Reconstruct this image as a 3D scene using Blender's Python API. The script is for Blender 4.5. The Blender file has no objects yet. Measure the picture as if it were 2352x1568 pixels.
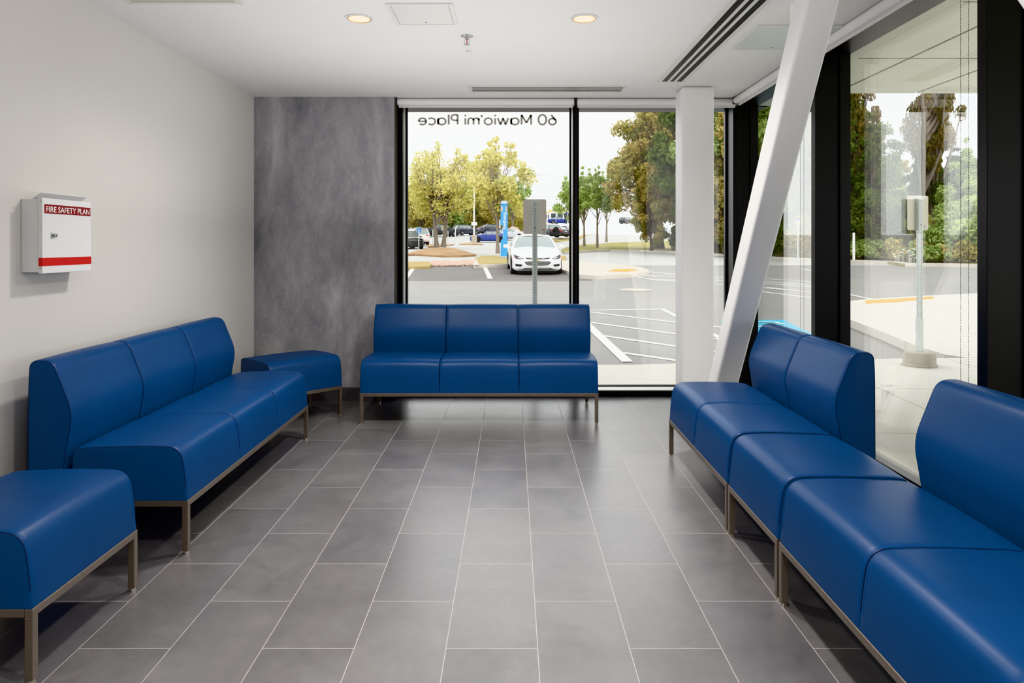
LAMP_SPOT, FILL_AREA, SKY, SUN = 120, 44, 2.6, 1.5
import bpy, bmesh, math, random
import numpy as np
from mathutils import Vector, Matrix
from mathutils.bvhtree import BVHTree

C = bpy.context.scene.collection
PI = math.pi
F, HC, VX, VY = 1594.0, 1.321, 1176.0, 560.0      # focal length in pixels of the 2352 frame, eye height, vanishing point

# ------------------------------------------------------------------ materials
def s2l(c):
    return tuple(((v / 255.0) / 12.92 if v / 255.0 <= 0.04045 else ((v / 255.0 + 0.055) / 1.055) ** 2.4) for v in c)

class NT:
    def __init__(s, name):
        s.m = bpy.data.materials.new(name); s.m.use_nodes = True
        s.t = s.m.node_tree; s.n = s.t.nodes; s.l = s.t.links
        s.p = s.n['Principled BSDF']; s.out = s.n['Material Output']
    def node(s, typ, **kw):
        x = s.n.new(typ)
        for k, v in kw.items():
            if k.startswith('i_'):
                key = k[2:]
                key = int(key) if key.isdigit() else key.replace('_', ' ')
                x.inputs[key].default_value = v
            else:
                setattr(x, k, v)
        return x
    def link(s, a, b): s.l.new(a, b)
    def math(s, op, a, b=None, c=None):
        x = s.n.new('ShaderNodeMath'); x.operation = op
        for i, v in enumerate((a, b, c)):
            if v is None: continue
            if isinstance(v, (int, float)): x.inputs[i].default_value = v
            else: s.link(v, x.inputs[i])
        return x.outputs[0]
    def mix(s, fac, a, b, blend='MIX'):
        x = s.n.new('ShaderNodeMix'); x.data_type = 'RGBA'; x.blend_type = blend
        for sock, v in ((x.inputs[0], fac), (x.inputs[6], a), (x.inputs[7], b)):
            if isinstance(v, (int, float)): sock.default_value = v
            elif isinstance(v, tuple): sock.default_value = v + (1,) if len(v) == 3 else v
            else: s.link(v, sock)
        return x.outputs[2]
    def ramp(s, fac, stops):
        x = s.n.new('ShaderNodeValToRGB'); e = x.color_ramp.elements
        while len(e) < len(stops): e.new(0.5)
        for i, (p, c) in enumerate(stops):
            e[i].position = p; e[i].color = (c + (1,)) if len(c) == 3 else c
        s.link(fac, x.inputs[0]); return x.outputs[0]
    def noise(s, scale, detail=3, rough=.55, vec=None, dist=0):
        x = s.node('ShaderNodeTexNoise'); x.inputs['Scale'].default_value = scale
        x.inputs['Detail'].default_value = detail; x.inputs['Roughness'].default_value = rough
        x.inputs['Distortion'].default_value = dist
        if vec is None: vec = s.pos()
        s.link(vec, x.inputs['Vector']); return x.outputs[0]
    def pos(s): return s.node('ShaderNodeNewGeometry').outputs['Position']
    def obj(s): return s.node('ShaderNodeTexCoord').outputs['Object']
    def mapping(s, vec, scale=(1, 1, 1), loc=(0, 0, 0), rot=(0, 0, 0)):
        x = s.node('ShaderNodeMapping'); x.inputs['Scale'].default_value = scale
        x.inputs['Location'].default_value = loc; x.inputs['Rotation'].default_value = rot
        s.link(vec, x.inputs['Vector']); return x.outputs[0]
    def bump(s, h, strength=.2, dist=.01):
        x = s.node('ShaderNodeBump'); x.inputs['Strength'].default_value = strength; x.inputs['Distance'].default_value = dist
        s.link(h, x.inputs['Height']); s.link(x.outputs[0], s.p.inputs['Normal'])
    def set(s, **kw):
        for k, v in kw.items():
            k = k.replace('_', ' ')
            if isinstance(v, tuple) and len(v) == 3 and 'Color' in k: v = v + (1,)
            if isinstance(v, (int, float, tuple)): s.p.inputs[k].default_value = v
            else: s.link(v, s.p.inputs[k])

def simple(name, rgb, rough=.5, metal=0.0, var=.06, scale=30, bump=0, spec=.5, coat=0):
    """a plain material with a little procedural mottling; rgb is sRGB 0..255"""
    t = NT(name); c = s2l(rgb)
    n = t.noise(scale, 3, .6, t.obj())
    lo = tuple(max(0, v * (1 - var)) for v in c); hi = tuple(min(1, v * (1 + var)) for v in c)
    t.set(Base_Color=t.mix(n, lo, hi), Roughness=rough, Metallic=metal)
    t.p.inputs['Specular IOR Level'].default_value = spec
    if coat: t.p.inputs['Coat Weight'].default_value = coat; t.p.inputs['Coat Roughness'].default_value = .05
    if bump: t.bump(n, bump, .002)
    return t.m

def emis(name, rgb, strength):
    t = NT(name); c = s2l(rgb)
    n = t.noise(8, 1, .5, t.obj())
    t.set(Base_Color=c, Roughness=.4, Emission_Color=t.mix(n, tuple(v * .97 for v in c), c), Emission_Strength=strength)
    return t.m

def m_floor():
    t = NT('floor_tile'); g = t.pos()
    sx = t.node('ShaderNodeSeparateXYZ'); t.link(g, sx.inputs[0])
    cb = t.node('ShaderNodeCombineXYZ')
    t.link(t.math('SUBTRACT', sx.outputs[1], 4.067), cb.inputs[0]); t.link(t.math('SUBTRACT', sx.outputs[0], -.516), cb.inputs[1])
    br = t.node('ShaderNodeTexBrick'); br.offset = .5; br.offset_frequency = 2; br.squash = 1
    br.inputs['Scale'].default_value = 1; br.inputs['Brick Width'].default_value = .6; br.inputs['Row Height'].default_value = .3
    br.inputs['Mortar Size'].default_value = .0014; br.inputs['Mortar Smooth'].default_value = .1; br.inputs['Bias'].default_value = 0
    br.inputs['Color1'].default_value = (0, 0, 0, 1); br.inputs['Color2'].default_value = (1, 1, 1, 1); br.inputs['Mortar'].default_value = (.5, .5, .5, 1)
    t.link(cb.outputs[0], br.inputs['Vector'])
    # each tile shifts the cloud pattern, so the veining breaks at the joints
    off = t.node('ShaderNodeVectorMath'); off.operation = 'MULTIPLY_ADD'
    t.link(br.outputs['Color'], off.inputs[0]); off.inputs[1].default_value = (17, 9, 5); t.link(g, off.inputs[2])
    n1 = t.noise(3.5, 6, .62, off.outputs[0], .4)
    n2 = t.noise(26, 5, .7, t.mapping(off.outputs[0], (1, 1, 1)), .2)
    n3 = t.noise(420, 2, .6)
    base = t.mix(t.math('ADD', t.math('MULTIPLY', n1, .66), t.math('MULTIPLY', n2, .34)), s2l((68, 67, 70)), s2l((146, 144, 146)))
    tint = t.mix(br.outputs['Color'], s2l((236, 235, 238)), s2l((255, 254, 250)))
    base = t.mix(1.0, base, tint, 'MULTIPLY')
    base = t.mix(t.math('MULTIPLY', n3, .25), base, s2l((60, 60, 62)))
    base = t.mix(br.outputs['Fac'], base, s2l((170, 162, 157)))
    t.set(Base_Color=base); t.p.inputs['IOR'].default_value = 2.15
    t.link(t.math('ADD', t.math('MULTIPLY', n1, .12), t.math('ADD', t.math('MULTIPLY', br.outputs['Fac'], .3), .25)), t.p.inputs['Roughness'])
    h = t.math('ADD', t.math('MULTIPLY', n1, .8), t.math('ADD', t.math('MULTIPLY', n2, .12), t.math('MULTIPLY', br.outputs['Fac'], -1.2)))
    t.bump(h, .10, .003)
    return t.m

def m_base_tile():
    t = NT('base_tile'); n1 = t.noise(6, 6, .62, None, .4); n2 = t.noise(40, 4, .6)
    t.set(Base_Color=t.mix(t.math('ADD', t.math('MULTIPLY', n1, .6), t.math('MULTIPLY', n2, .4)), s2l((66, 64, 66)), s2l((118, 116, 118))), Roughness=.42)
    t.bump(n2, .1, .003); return t.m

def m_concrete_wall():
    t = NT('raw_concrete'); g = t.pos()
    n1 = t.noise(1.0, 4, .5, t.mapping(g, (2.0, 2.0, .75), loc=(.35, 0, .2), rot=(0, .12, 0)), 1.2)
    n2 = t.noise(1.0, 7, .68, t.mapping(g, (9, 9, 4)), .8)
    n3 = t.noise(1.0, 6, .7, t.mapping(g, (34, 34, 22), rot=(0, .5, 0)), .4)
    n4 = t.noise(260, 2, .6)
    v = t.math('ADD', t.math('MULTIPLY', n1, .60), t.math('ADD', t.math('MULTIPLY', n2, .25), t.math('MULTIPLY', n3, .15)))
    col = t.ramp(v, [(.34, s2l((124, 124, 128))), (.46, s2l((152, 151, 155))), (.55, s2l((171, 169, 173))), (.68, s2l((202, 199, 201)))])
    col = t.mix(t.math('MULTIPLY', t.math('GREATER_THAN', n4, .66), .35), col, s2l((52, 51, 54)))
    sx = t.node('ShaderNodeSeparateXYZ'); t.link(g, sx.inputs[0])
    # uneven darker patches, stronger towards the left edge
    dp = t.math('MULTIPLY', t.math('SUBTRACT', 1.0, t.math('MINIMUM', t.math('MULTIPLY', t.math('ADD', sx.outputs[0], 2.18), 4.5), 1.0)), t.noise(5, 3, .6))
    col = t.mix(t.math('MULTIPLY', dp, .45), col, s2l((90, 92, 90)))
    t.set(Base_Color=col, Roughness=t.math('ADD', t.math('MULTIPLY', n2, .3), .45))
    t.bump(t.math('ADD', t.math('MULTIPLY', n2, .5), t.math('MULTIPLY', n3, .6)), .35, .012)
    return t.m

def m_paint(name, rgb, rough=.62):
    t = NT(name); c = s2l(rgb); n = t.noise(240, 3, .6); n2 = t.noise(1.2, 2, .5)
    t.set(Base_Color=t.mix(n2, tuple(v * .97 for v in c), tuple(min(1, v * 1.02) for v in c)), Roughness=rough)
    t.p.inputs['Specular IOR Level'].default_value = .35
    t.bump(n, .06, .001); return t.m

def m_vinyl():
    t = NT('blue_vinyl'); o = t.obj(); n = t.noise(700, 3, .6, o); n2 = t.noise(5, 2, .5, o)
    t.set(Base_Color=t.mix(n2, s2l((10, 56, 103)), s2l((13, 65, 118))), Roughness=.40)
    t.p.inputs['Specular IOR Level'].default_value = .34
    t.bump(n, .05, .0006); return t.m

def m_glass(tint=(.972, .98, .974), k=2.0):
    """one pane of a clear double-glazed unit: straight-through light plus a Schlick mirror reflection"""
    t = NT('window_glass'); t.n.remove(t.p)
    g = t.node('ShaderNodeNewGeometry'); d = t.node('ShaderNodeVectorMath'); d.operation = 'DOT_PRODUCT'
    t.link(g.outputs['Normal'], d.inputs[0]); t.link(g.outputs['Incoming'], d.inputs[1])
    c = t.math('ABSOLUTE', d.outputs['Value'])
    f = t.math('ADD', t.math('MULTIPLY', t.math('POWER', t.math('SUBTRACT', 1.0, c), 5.0), .96), .04)
    n = t.noise(.7, 1, .5)
    f = t.math('MINIMUM', t.math('MULTIPLY', f, t.math('ADD', k - .05, t.math('MULTIPLY', n, .1))), .95)
    tr = t.node('ShaderNodeBsdfTransparent'); tr.inputs[0].default_value = tint + (1,)
    gl = t.node('ShaderNodeBsdfGlossy'); gl.inputs['Roughness'].default_value = 0.0; gl.inputs[0].default_value = (1, 1, 1, 1)
    mx = t.node('ShaderNodeMixShader'); t.link(f, mx.inputs[0]); t.link(tr.outputs[0], mx.inputs[1]); t.link(gl.outputs[0], mx.inputs[2])
    t.link(mx.outputs[0], t.out.inputs[0]); return t.m

def m_asphalt():
    t = NT('asphalt'); g = t.pos(); sx = t.node('ShaderNodeSeparateXYZ'); t.link(g, sx.inputs[0])
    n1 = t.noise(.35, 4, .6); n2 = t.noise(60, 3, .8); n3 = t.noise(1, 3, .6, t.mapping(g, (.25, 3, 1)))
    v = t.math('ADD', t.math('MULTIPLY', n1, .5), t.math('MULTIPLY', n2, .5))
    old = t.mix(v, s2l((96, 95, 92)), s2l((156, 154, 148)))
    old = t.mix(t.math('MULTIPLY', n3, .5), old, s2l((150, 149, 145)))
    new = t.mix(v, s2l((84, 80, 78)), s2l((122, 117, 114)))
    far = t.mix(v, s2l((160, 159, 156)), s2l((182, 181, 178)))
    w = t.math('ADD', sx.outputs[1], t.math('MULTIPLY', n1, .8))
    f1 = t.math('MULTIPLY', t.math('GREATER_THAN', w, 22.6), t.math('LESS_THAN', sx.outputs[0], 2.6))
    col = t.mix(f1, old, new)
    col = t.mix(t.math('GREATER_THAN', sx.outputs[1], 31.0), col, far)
    t.set(Base_Color=col, Roughness=.75); t.bump(n2, .25, .006); return t.m

def m_sidewalk():
    t = NT('pavement_concrete'); g = t.pos()
    n1 = t.noise(.8, 4, .6); n2 = t.noise(1, 3, .7, t.mapping(g, (6, 160, 1), rot=(0, 0, .12))); n3 = t.noise(180, 2, .6)
    br = t.node('ShaderNodeTexBrick'); br.offset = 0; br.inputs['Scale'].default_value = 1
    br.inputs['Brick Width'].default_value = 1.55; br.inputs['Row Height'].default_value = 1.55; br.inputs['Mortar Size'].default_value = .006
    br.inputs['Color1'].default_value = (0, 0, 0, 1); br.inputs['Color2'].default_value = (1, 1, 1, 1)
    t.link(t.mapping(g, loc=(.13, -.35, 0), rot=(0, 0, .06)), br.inputs['Vector'])
    c = t.mix(t.math('ADD', t.math('MULTIPLY', n1, .5), t.math('MULTIPLY', n2, .5)), s2l((196, 191, 180)), s2l((228, 225, 217)))
    c = t.mix(t.math('MULTIPLY', n3, .2), c, s2l((170, 165, 155)))
    c = t.mix(t.math('MULTIPLY', br.outputs['Fac'], .75), c, s2l((120, 116, 108)))
    t.set(Base_Color=c, Roughness=.85); t.bump(n2, .1, .004); return t.m

def m_grass(name, a, b, c):
    t = NT(name); n1 = t.noise(.9, 5, .65); n2 = t.noise(25, 4, .7)
    v = t.math('ADD', t.math('MULTIPLY', n1, .7), t.math('MULTIPLY', n2, .3))
    t.set(Base_Color=t.ramp(v, [(.38, s2l(a)), (.5, s2l(b)), (.62, s2l(c))]), Roughness=.95); t.bump(n2, .8, .05); return t.m

def m_leaf(name, cols, trans=.35):
    t = NT(name); t.n.remove(t.p)
    a = t.node('ShaderNodeAttribute'); a.attribute_name = 'tint'
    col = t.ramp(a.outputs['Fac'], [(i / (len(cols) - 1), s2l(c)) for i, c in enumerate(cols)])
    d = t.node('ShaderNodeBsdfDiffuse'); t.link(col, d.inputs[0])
    tr = t.node('ShaderNodeBsdfTranslucent'); t.link(col, tr.inputs[0])
    mx = t.node('ShaderNodeMixShader'); mx.inputs[0].default_value = trans
    t.link(d.outputs[0], mx.inputs[1]); t.link(tr.outputs[0], mx.inputs[2]); t.link(mx.outputs[0], t.out.inputs[0]); return t.m

def m_bark(name, a, b):
    t = NT(name); n = t.noise(1, 5, .7, t.mapping(t.obj(), (14, 14, 3)), .5)
    t.set(Base_Color=t.mix(n, s2l(a), s2l(b)), Roughness=.9); t.bump(n, .6, .03); return t.m

M = {}
M['floor'] = m_floor(); M['base_tile'] = m_base_tile(); M['concrete'] = m_concrete_wall()
M['wall'] = m_paint('wall_paint', (211, 208, 204)); M['ceil'] = m_paint('ceiling_paint', (226, 225, 223), .75)
M['grey_wall'] = m_paint('grey_wall_paint', (120, 120, 122))
M['steel_white'] = m_paint('white_steel_paint', (247, 246, 246), .45)
M['vinyl'] = m_vinyl(); M['piping'] = simple('blue_piping', (5, 34, 76), .5)
M['stitch'] = simple('blue_thread', (16, 74, 138), .6)
M['frame_metal'] = simple('satin_nickel_steel', (132, 123, 116), .42, .6, .05, 60)
M['alu'] = simple('mill_aluminium', (206, 207, 203), .38, .6, .04, 20)
M['glide'] = simple('polished_glide', (215, 210, 200), .18, 1.0)
M['black'] = simple('black_anodised_aluminium', (22, 22, 25), .34, .25, .06, 12)
M['glass'] = m_glass(); M['blind'] = m_paint('blind_fabric', (236, 234, 235), .7)
M['hem'] = simple('hem_bar_white', (222, 219, 217), .5); M['bracket'] = simple('bracket_steel', (96, 94, 92), .35, .7)
M['chain'] = simple('bead_chain_steel', (74, 68, 62), .4, .5)
M['vinyl_letter'] = simple('grey_vinyl_letters', (206, 200, 190), .8, 0, .03, 10, 0, .2)
M['white_metal'] = m_paint('white_powder_coat', (225, 225, 226), .4)
M['red'] = simple('red_tape', (196, 32, 30), .4); M['dark_red'] = simple('dark_red_label', (134, 18, 24), .4)
M['white_ink'] = simple('white_ink', (240, 238, 236), .5)
M['chrome'] = simple('chrome', (205, 205, 205), .15, 1.0); M['steel'] = simple('steel', (150, 150, 150), .3, .9)
M['diff_white'] = m_paint('diffuser_white', (214, 211, 204), .5); M['slot'] = simple('slot_black', (26, 26, 26), .5)
M['slat'] = simple('grey_slat', (74, 72, 68), .4, .3)
M['panel'] = m_paint('access_panel_paint', (224, 223, 220), .35); M['panel2'] = m_paint('pale_green_grey_panel', (214, 219, 212), .35)
M['lamp'] = emis('lamp_diffuser', (255, 238, 205), 3.0)
M['troffer'] = emis('light_panel_diffuser', (255, 250, 242), 2.0)
M['soffit'] = m_paint('soffit_panel', (206, 208, 192), .35)
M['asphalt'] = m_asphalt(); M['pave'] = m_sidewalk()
M['kerb'] = simple('kerb_concrete', (196, 190, 180), .85, 0, .12, 8)
M['grass_dry'] = m_grass('dry_grass', (164, 138, 92), (176, 156, 104), (146, 148, 92))
M['grass'] = m_grass('verge_grass', (120, 122, 70), (148, 142, 84), (176, 160, 108))
M['mulch'] = m_grass('pine_mulch', (146, 114, 86), (172, 140, 104), (182, 156, 118))
M['paint_w'] = simple('road_paint_white', (244, 242, 238), .8, 0, .04, 4)
M['paint_b'] = simple('road_paint_blue', (70, 176, 206), .8, 0, .08, 6)
M['paint_y'] = simple('tactile_yellow', (232, 188, 92), .8, 0, .06, 30)
M['rock'] = simple('pink_granite', (206, 178, 164), .9, 0, .25, 6, .4)
M['galv'] = simple('galvanised_steel', (206, 212, 209), .5, .15, .08, 40)
M['sign_back'] = simple('aluminium_sign_back', (228, 219, 208), .5, 0, .05, 10)
M['sign_pale'] = simple('pale_sign_back', (196, 192, 176), .4, .3, .05, 10)
M['sticker'] = simple('sticker_paper', (226, 224, 220), .6); M['dark'] = simple('matt_dark', (34, 33, 34), .7)
M['cast'] = simple('cast_concrete', (176, 170, 156), .9, 0, .35, 14, .4)
M['tower_blue'] = simple('tower_blue', (66, 160, 222), .45); M['lens_blue'] = simple('beacon_lens', (196, 214, 232), .2)
M['sign_blue'] = simple('sign_blue', (36, 112, 172), .5); M['sign_green'] = simple('sign_green', (60, 190, 150), .5)
M['tyre'] = simple('tyre_rubber', (34, 33, 34), .8); M['rim'] = simple('alloy_rim', (178, 180, 184), .3, .7); M['rim_dark'] = simple('dark_rim', (60, 60, 64), .35, .6)
def m_carpaint(n, rgb): return simple(n, rgb, .28, 0, .03, 3, 0, .5, .6)
M['car_white'] = m_carpaint('car_white', (238, 238, 240)); M['car_black'] = m_carpaint('car_black', (30, 32, 38)); M['car_grey'] = m_carpaint('car_grey', (66, 70, 82))
M['car_blue'] = m_carpaint('car_blue', (30, 52, 140)); M['car_red'] = m_carpaint('car_red', (120, 30, 34)); M['car_silver'] = m_carpaint('car_silver', (196, 198, 204))
M['car_glass'] = simple('car_glass', (120, 132, 130), .06, 0, .05, 4, 0, .8, .8); M['car_glass_dark'] = simple('car_glass_dark', (62, 72, 74), .06, 0, .05, 4, 0, .8, .8)
M['light'] = simple('headlamp', (70, 68, 74), .2, .2, .5, 14, 0, .3, 0); M['amber'] = simple('amber_lens', (214, 96, 70), .2); M['tail'] = simple('tail_lens', (190, 40, 42), .2)
M['gold'] = simple('gold_emblem', (222, 176, 92), .3, .6); M['bus_yellow'] = simple('bus_yellow', (236, 196, 92), .5)
M['bark'] = m_bark('grey_bark', (104, 94, 84), (160, 148, 134)); M['bark_dark'] = m_bark('dark_bark', (58, 50, 42), (104, 92, 78))
M['leaf_yellow'] = m_leaf('yellow_green_leaves', [(148, 152, 84), (200, 196, 118), (224, 214, 140), (210, 206, 134), (176, 180, 104)])
M['leaf_lime'] = m_leaf('lime_leaves', [(112, 138, 80), (156, 178, 108), (186, 200, 132), (140, 164, 98), (170, 188, 118)])
M['leaf_olive'] = m_leaf('olive_leaves', [(92, 102, 58), (132, 138, 78), (176, 168, 104), (204, 180, 122), (114, 124, 72)])
M['leaf_dark'] = m_leaf('dark_green_leaves', [(58, 72, 44), (82, 100, 54), (110, 126, 66), (94, 108, 58), (132, 138, 78)])
M['leaf_gold'] = m_leaf('golden_leaves', [(124, 124, 72), (168, 158, 92), (196, 178, 108), (142, 146, 86), (176, 160, 100)])
M['leaf_brown'] = m_leaf('bronze_leaves', [(90, 84, 52), (132, 118, 72), (160, 136, 84), (108, 110, 62), (146, 126, 80)])
M['wire'] = simple('cable_black', (90, 92, 96), .6)

# ------------------------------------------------------------------ mesh helpers
class MB:
    def __init__(s): s.b = bmesh.new()
    def box(s, lo, hi, bev=0, seg=2, mat=None):
        lo, hi = Vector(lo), Vector(hi)
        r = bmesh.ops.create_cube(s.b, size=1)
        vs = r['verts']
        for v in vs: v.co = Vector(((lo.x + hi.x) / 2 + v.co.x * (hi.x - lo.x), (lo.y + hi.y) / 2 + v.co.y * (hi.y - lo.y), (lo.z + hi.z) / 2 + v.co.z * (hi.z - lo.z)))
        if bev:
            es = list({e for v in vs for e in v.link_edges})
            q = bmesh.ops.bevel(s.b, geom=es, offset=bev, segments=seg, profile=.5, affect='EDGES')
            vs = list(set(q['verts']) | {v for v in vs if v.is_valid})
        if mat is not None:
            for v in vs: v.co = mat @ v.co
        return s
    def cyl(s, a, b, r, r2=None, seg=20, cap=True):
        a, b = Vector(a), Vector(b); r2 = r if r2 is None else r2
        d = (b - a).normalized(); up = Vector((0, 0, 1)) if abs(d.z) < .95 else Vector((1, 0, 0))
        u = d.cross(up).normalized(); w = d.cross(u)
        A = [s.b.verts.new(a + (u * math.cos(2 * PI * i / seg) + w * math.sin(2 * PI * i / seg)) * r) for i in range(seg)]
        B = [s.b.verts.new(b + (u * math.cos(2 * PI * i / seg) + w * math.sin(2 * PI * i / seg)) * r2) for i in range(seg)]
        for i in range(seg): s.b.faces.new((A[i], A[(i + 1) % seg], B[(i + 1) % seg], B[i]))
        if cap: s.b.faces.new(A[::-1]); s.b.faces.new(B)
        return s
    def tube(s, pts, rad, seg=8, closed=False):
        pts = [Vector(p) for p in pts]; n = len(pts); rings = []
        rr = rad if isinstance(rad, (list, tuple)) else [rad] * n
        pu = None
        for i, p in enumerate(pts):
            if closed: d = pts[(i + 1) % n] - pts[i - 1]
            else: d = pts[min(i + 1, n - 1)] - pts[max(i - 1, 0)]
            d.normalize()
            if pu is None:
                up = Vector((0, 0, 1)) if abs(d.z) < .9 else Vector((1, 0, 0)); pu = d.cross(up).normalized()
            else: pu = (pu - d * pu.dot(d)).normalized()
            w = d.cross(pu)
            rings.append([s.b.verts.new(p + (pu * math.cos(2 * PI * k / seg) + w * math.sin(2 * PI * k / seg)) * rr[i]) for k in range(seg)])
        for i in range(n if closed else n - 1):
            A, B = rings[i], rings[(i + 1) % n]
            for k in range(seg): s.b.faces.new((A[k], A[(k + 1) % seg], B[(k + 1) % seg], B[k]))
        if not closed: s.b.faces.new(rings[0][::-1]); s.b.faces.new(rings[-1])
        return s
    def quad(s, *ps):
        s.b.faces.new([s.b.verts.new(Vector(p)) for p in ps]); return s
    def prism(s, poly, fn, a, b):
        """extrude a 2D polygon: fn(u, v, w) gives the 3D point, w from a to b"""
        A = [s.b.verts.new(Vector(fn(u, v, a))) for u, v in poly]; B = [s.b.verts.new(Vector(fn(u, v, b))) for u, v in poly]
        n = len(poly)
        for i in range(n): s.b.faces.new((A[i], A[(i + 1) % n], B[(i + 1) % n], B[i]))
        s.b.faces.new(A[::-1]); s.b.faces.new(B); return s
    def lathe(s, prof, c=(0, 0, 0), seg=24):
        c = Vector(c); rings = []
        for r, z in prof:
            rings.append([s.b.verts.new(c + Vector((r * math.cos(2 * PI * k / seg), r * math.sin(2 * PI * k / seg), z))) for k in range(seg)] if r > 1e-6 else [s.b.verts.new(c + Vector((0, 0, z)))])
        for A, B in zip(rings, rings[1:]):
            for k in range(seg):
                q = [A[k % len(A)], A[(k + 1) % len(A)], B[(k + 1) % len(B)], B[k % len(B)]]
                u = []
                for v in q:
                    if v not in u: u.append(v)
                if len(u) > 2: s.b.faces.new(u)
        return s
    def build(s, name, mat, parent=None, smooth=None, fix=True):
        if fix: bmesh.ops.recalc_face_normals(s.b, faces=s.b.faces[:])
        me = bpy.data.meshes.new(name); s.b.to_mesh(me); s.b.free()
        return link(name, me, mat, parent, smooth)

def link(name, me, mat, parent=None, smooth=None):
    o = bpy.data.objects.new(name, me); C.objects.link(o)
    if mat is not None: me.materials.append(mat)
    if smooth is not None:
        me.polygons.foreach_set('use_smooth', [True] * len(me.polygons))
        if smooth < 179: me.set_sharp_from_angle(angle=math.radians(smooth))
    if parent is not None: o.parent = parent
    return o

def tag(o, label=None, cat=None, group=None, kind=None):
    if label: o['label'] = label
    if cat: o['category'] = cat
    if group: o['group'] = group
    if kind: o['kind'] = kind
    return o
def thing(name, label, cat, loc=(0, 0, 0), rz=0, group=None, kind=None):
    o = bpy.data.objects.new(name, None); C.objects.link(o); o.empty_display_size = .1
    o.location = loc; o.rotation_euler = (0, 0, rz)
    return tag(o, label, cat, group, kind)
def struct(o, label=None, cat=None):
    return tag(o, label, cat, None, 'structure')
def dup(root, loc=None, rz=None, label=None, group=None, scale=None):
    r = root.copy(); C.objects.link(r)
    if loc is not None: r.location = loc
    if rz is not None: r.rotation_euler = (0, 0, rz)
    if scale is not None: r.scale = scale
    if label: r['label'] = label
    if group: r['group'] = group
    for ch in list(root.children):
        c = ch.copy(); C.objects.link(c); c.parent = r
        for g in list(ch.children):
            d = g.copy(); C.objects.link(d); d.parent = c
    return r

def text_mesh(txt, height, offset=0.0, squeeze=1.0):
    """built-in font text as a flat mesh: returns verts (u, v) list and faces; v=0 is the baseline, u starts at 0, cap height = height"""
    cu = bpy.data.curves.new('t', 'FONT'); cu.body = txt; cu.size = 1; cu.offset = offset; cu.fill_mode = 'FRONT'
    o = bpy.data.objects.new('t', cu); C.objects.link(o)
    dg = bpy.context.evaluated_depsgraph_get(); me = o.evaluated_get(dg).to_mesh()
    vs = [(v.co.x, v.co.y) for v in me.vertices]; fs = [tuple(p.vertices) for p in me.polygons]
    o.evaluated_get(dg).to_mesh_clear(); bpy.data.objects.remove(o); bpy.data.curves.remove(cu)
    x0 = min(v[0] for v in vs); cap = .729
    k = height / cap
    return [((u - x0) * k * squeeze, v * k) for u, v in vs], fs
def place_text(name, vs, fs, fn, mat, parent):
    me = bpy.data.meshes.new(name); me.from_pydata([fn(u, v) for u, v in vs], [], fs); me.update()
    return link(name, me, mat, parent)
# ------------------------------------------------------------------ camera and colour
cd = bpy.data.cameras.new('camera'); cam = bpy.data.objects.new('camera', cd); C.objects.link(cam)
cd.sensor_width = 36; cd.lens = F / 2352 * 36; cd.shift_y = -(784 - VY) / 2352; cd.clip_end = 2000; cd.clip_start = .05
cam.location = (0, 0, HC); cam.rotation_euler = (PI / 2, 0, 0)
bpy.context.scene.camera = cam
vs_ = bpy.context.scene.view_settings; vs_.view_transform = 'Khronos PBR Neutral'; vs_.look = 'None'; vs_.exposure = 0.0

# ------------------------------------------------------------------ room shell
XL, XR, DB, DW, CZ, DN = -2.18, 2.17, 5.863, 6.0, 2.564, -4.2
struct(MB().box((XL - .2, DN - .2, -.16), (2.2, 6.235, 0)).build('floor', M['floor']), 'grey stone tile floor laid in running bond', 'floor')
struct(MB().box((XL - .2, DN - .2, CZ), (2.2, 6.25, CZ + .16)).build('ceiling', M['ceil']), 'smooth off-white plaster ceiling', 'ceiling')
struct(MB().box((XL - .2, DN - .2, 0), (XL, 6.25, CZ)).build('wall_left', M['wall']), 'plain warm white painted wall on the left', 'wall')
struct(MB().box((XL, DB, 0), (-.99, 6.25, CZ)).build('wall_back', M['concrete']), 'raw mottled grey concrete wall beside the back window', 'wall')
struct(MB().box((XL, DN - .2, 0), (2.2, DN, CZ)).build('wall_behind', M['grey_wall']), 'plain painted wall behind the camera', 'wall')
struct(MB().box((XL, DB - .012, 0), (-.99, DB, .112), .002).build('baseboard_back', M['base_tile']), 'grey tile baseboard under the concrete wall', 'baseboard')
struct(MB().box((XL, DN, 0), (XL + .012, DB - .012, .112), .002).build('baseboard_left', M['base_tile']), 'grey tile baseboard along the left wall', 'baseboard')
struct(MB().box((-.992, DB - .004, .0), (-.984, DB + .13, CZ), .001).build('trim_1', M['bracket']), 'thin grey edge trim on the concrete wall end', 'trim')
# fascia above the glass, and the soffit outside
struct(MB().box((XL - .2, 6.252, 2.555), (2.3, 6.5, 3.2)).build('trim_2', M['black']), 'black fascia above the back glazing', 'trim')
struct(MB().box((2.205, DN - .2, CZ), (2.32, 6.25, 2.75)).build('trim_3', M['soffit']), 'pale fascia above the right glazing', 'trim')

def soffit():
    mb = MB(); xs = [2.33 + .0, 3.06, 3.83, 4.60, 5.37, 6.14, 6.91, 7.68]; ys = [6.6 - 1.25 * k for k in range(8)]
    for i in range(len(xs) - 1):
        for j in range(len(ys) - 1):
            mb.box((xs[i] + .013, ys[j + 1] + .011, 2.75), (xs[i + 1] - .013, ys[j] - .011, 2.77))
    o = mb.build('soffit', M['soffit']); struct(o, 'pale panelled canopy soffit outside the right windows', 'soffit')
    b = MB().box((2.33, -3, 2.775), (7.8, 6.6, 3.1)).build('canopy_deck', M['black'], o)
soffit()

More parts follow.
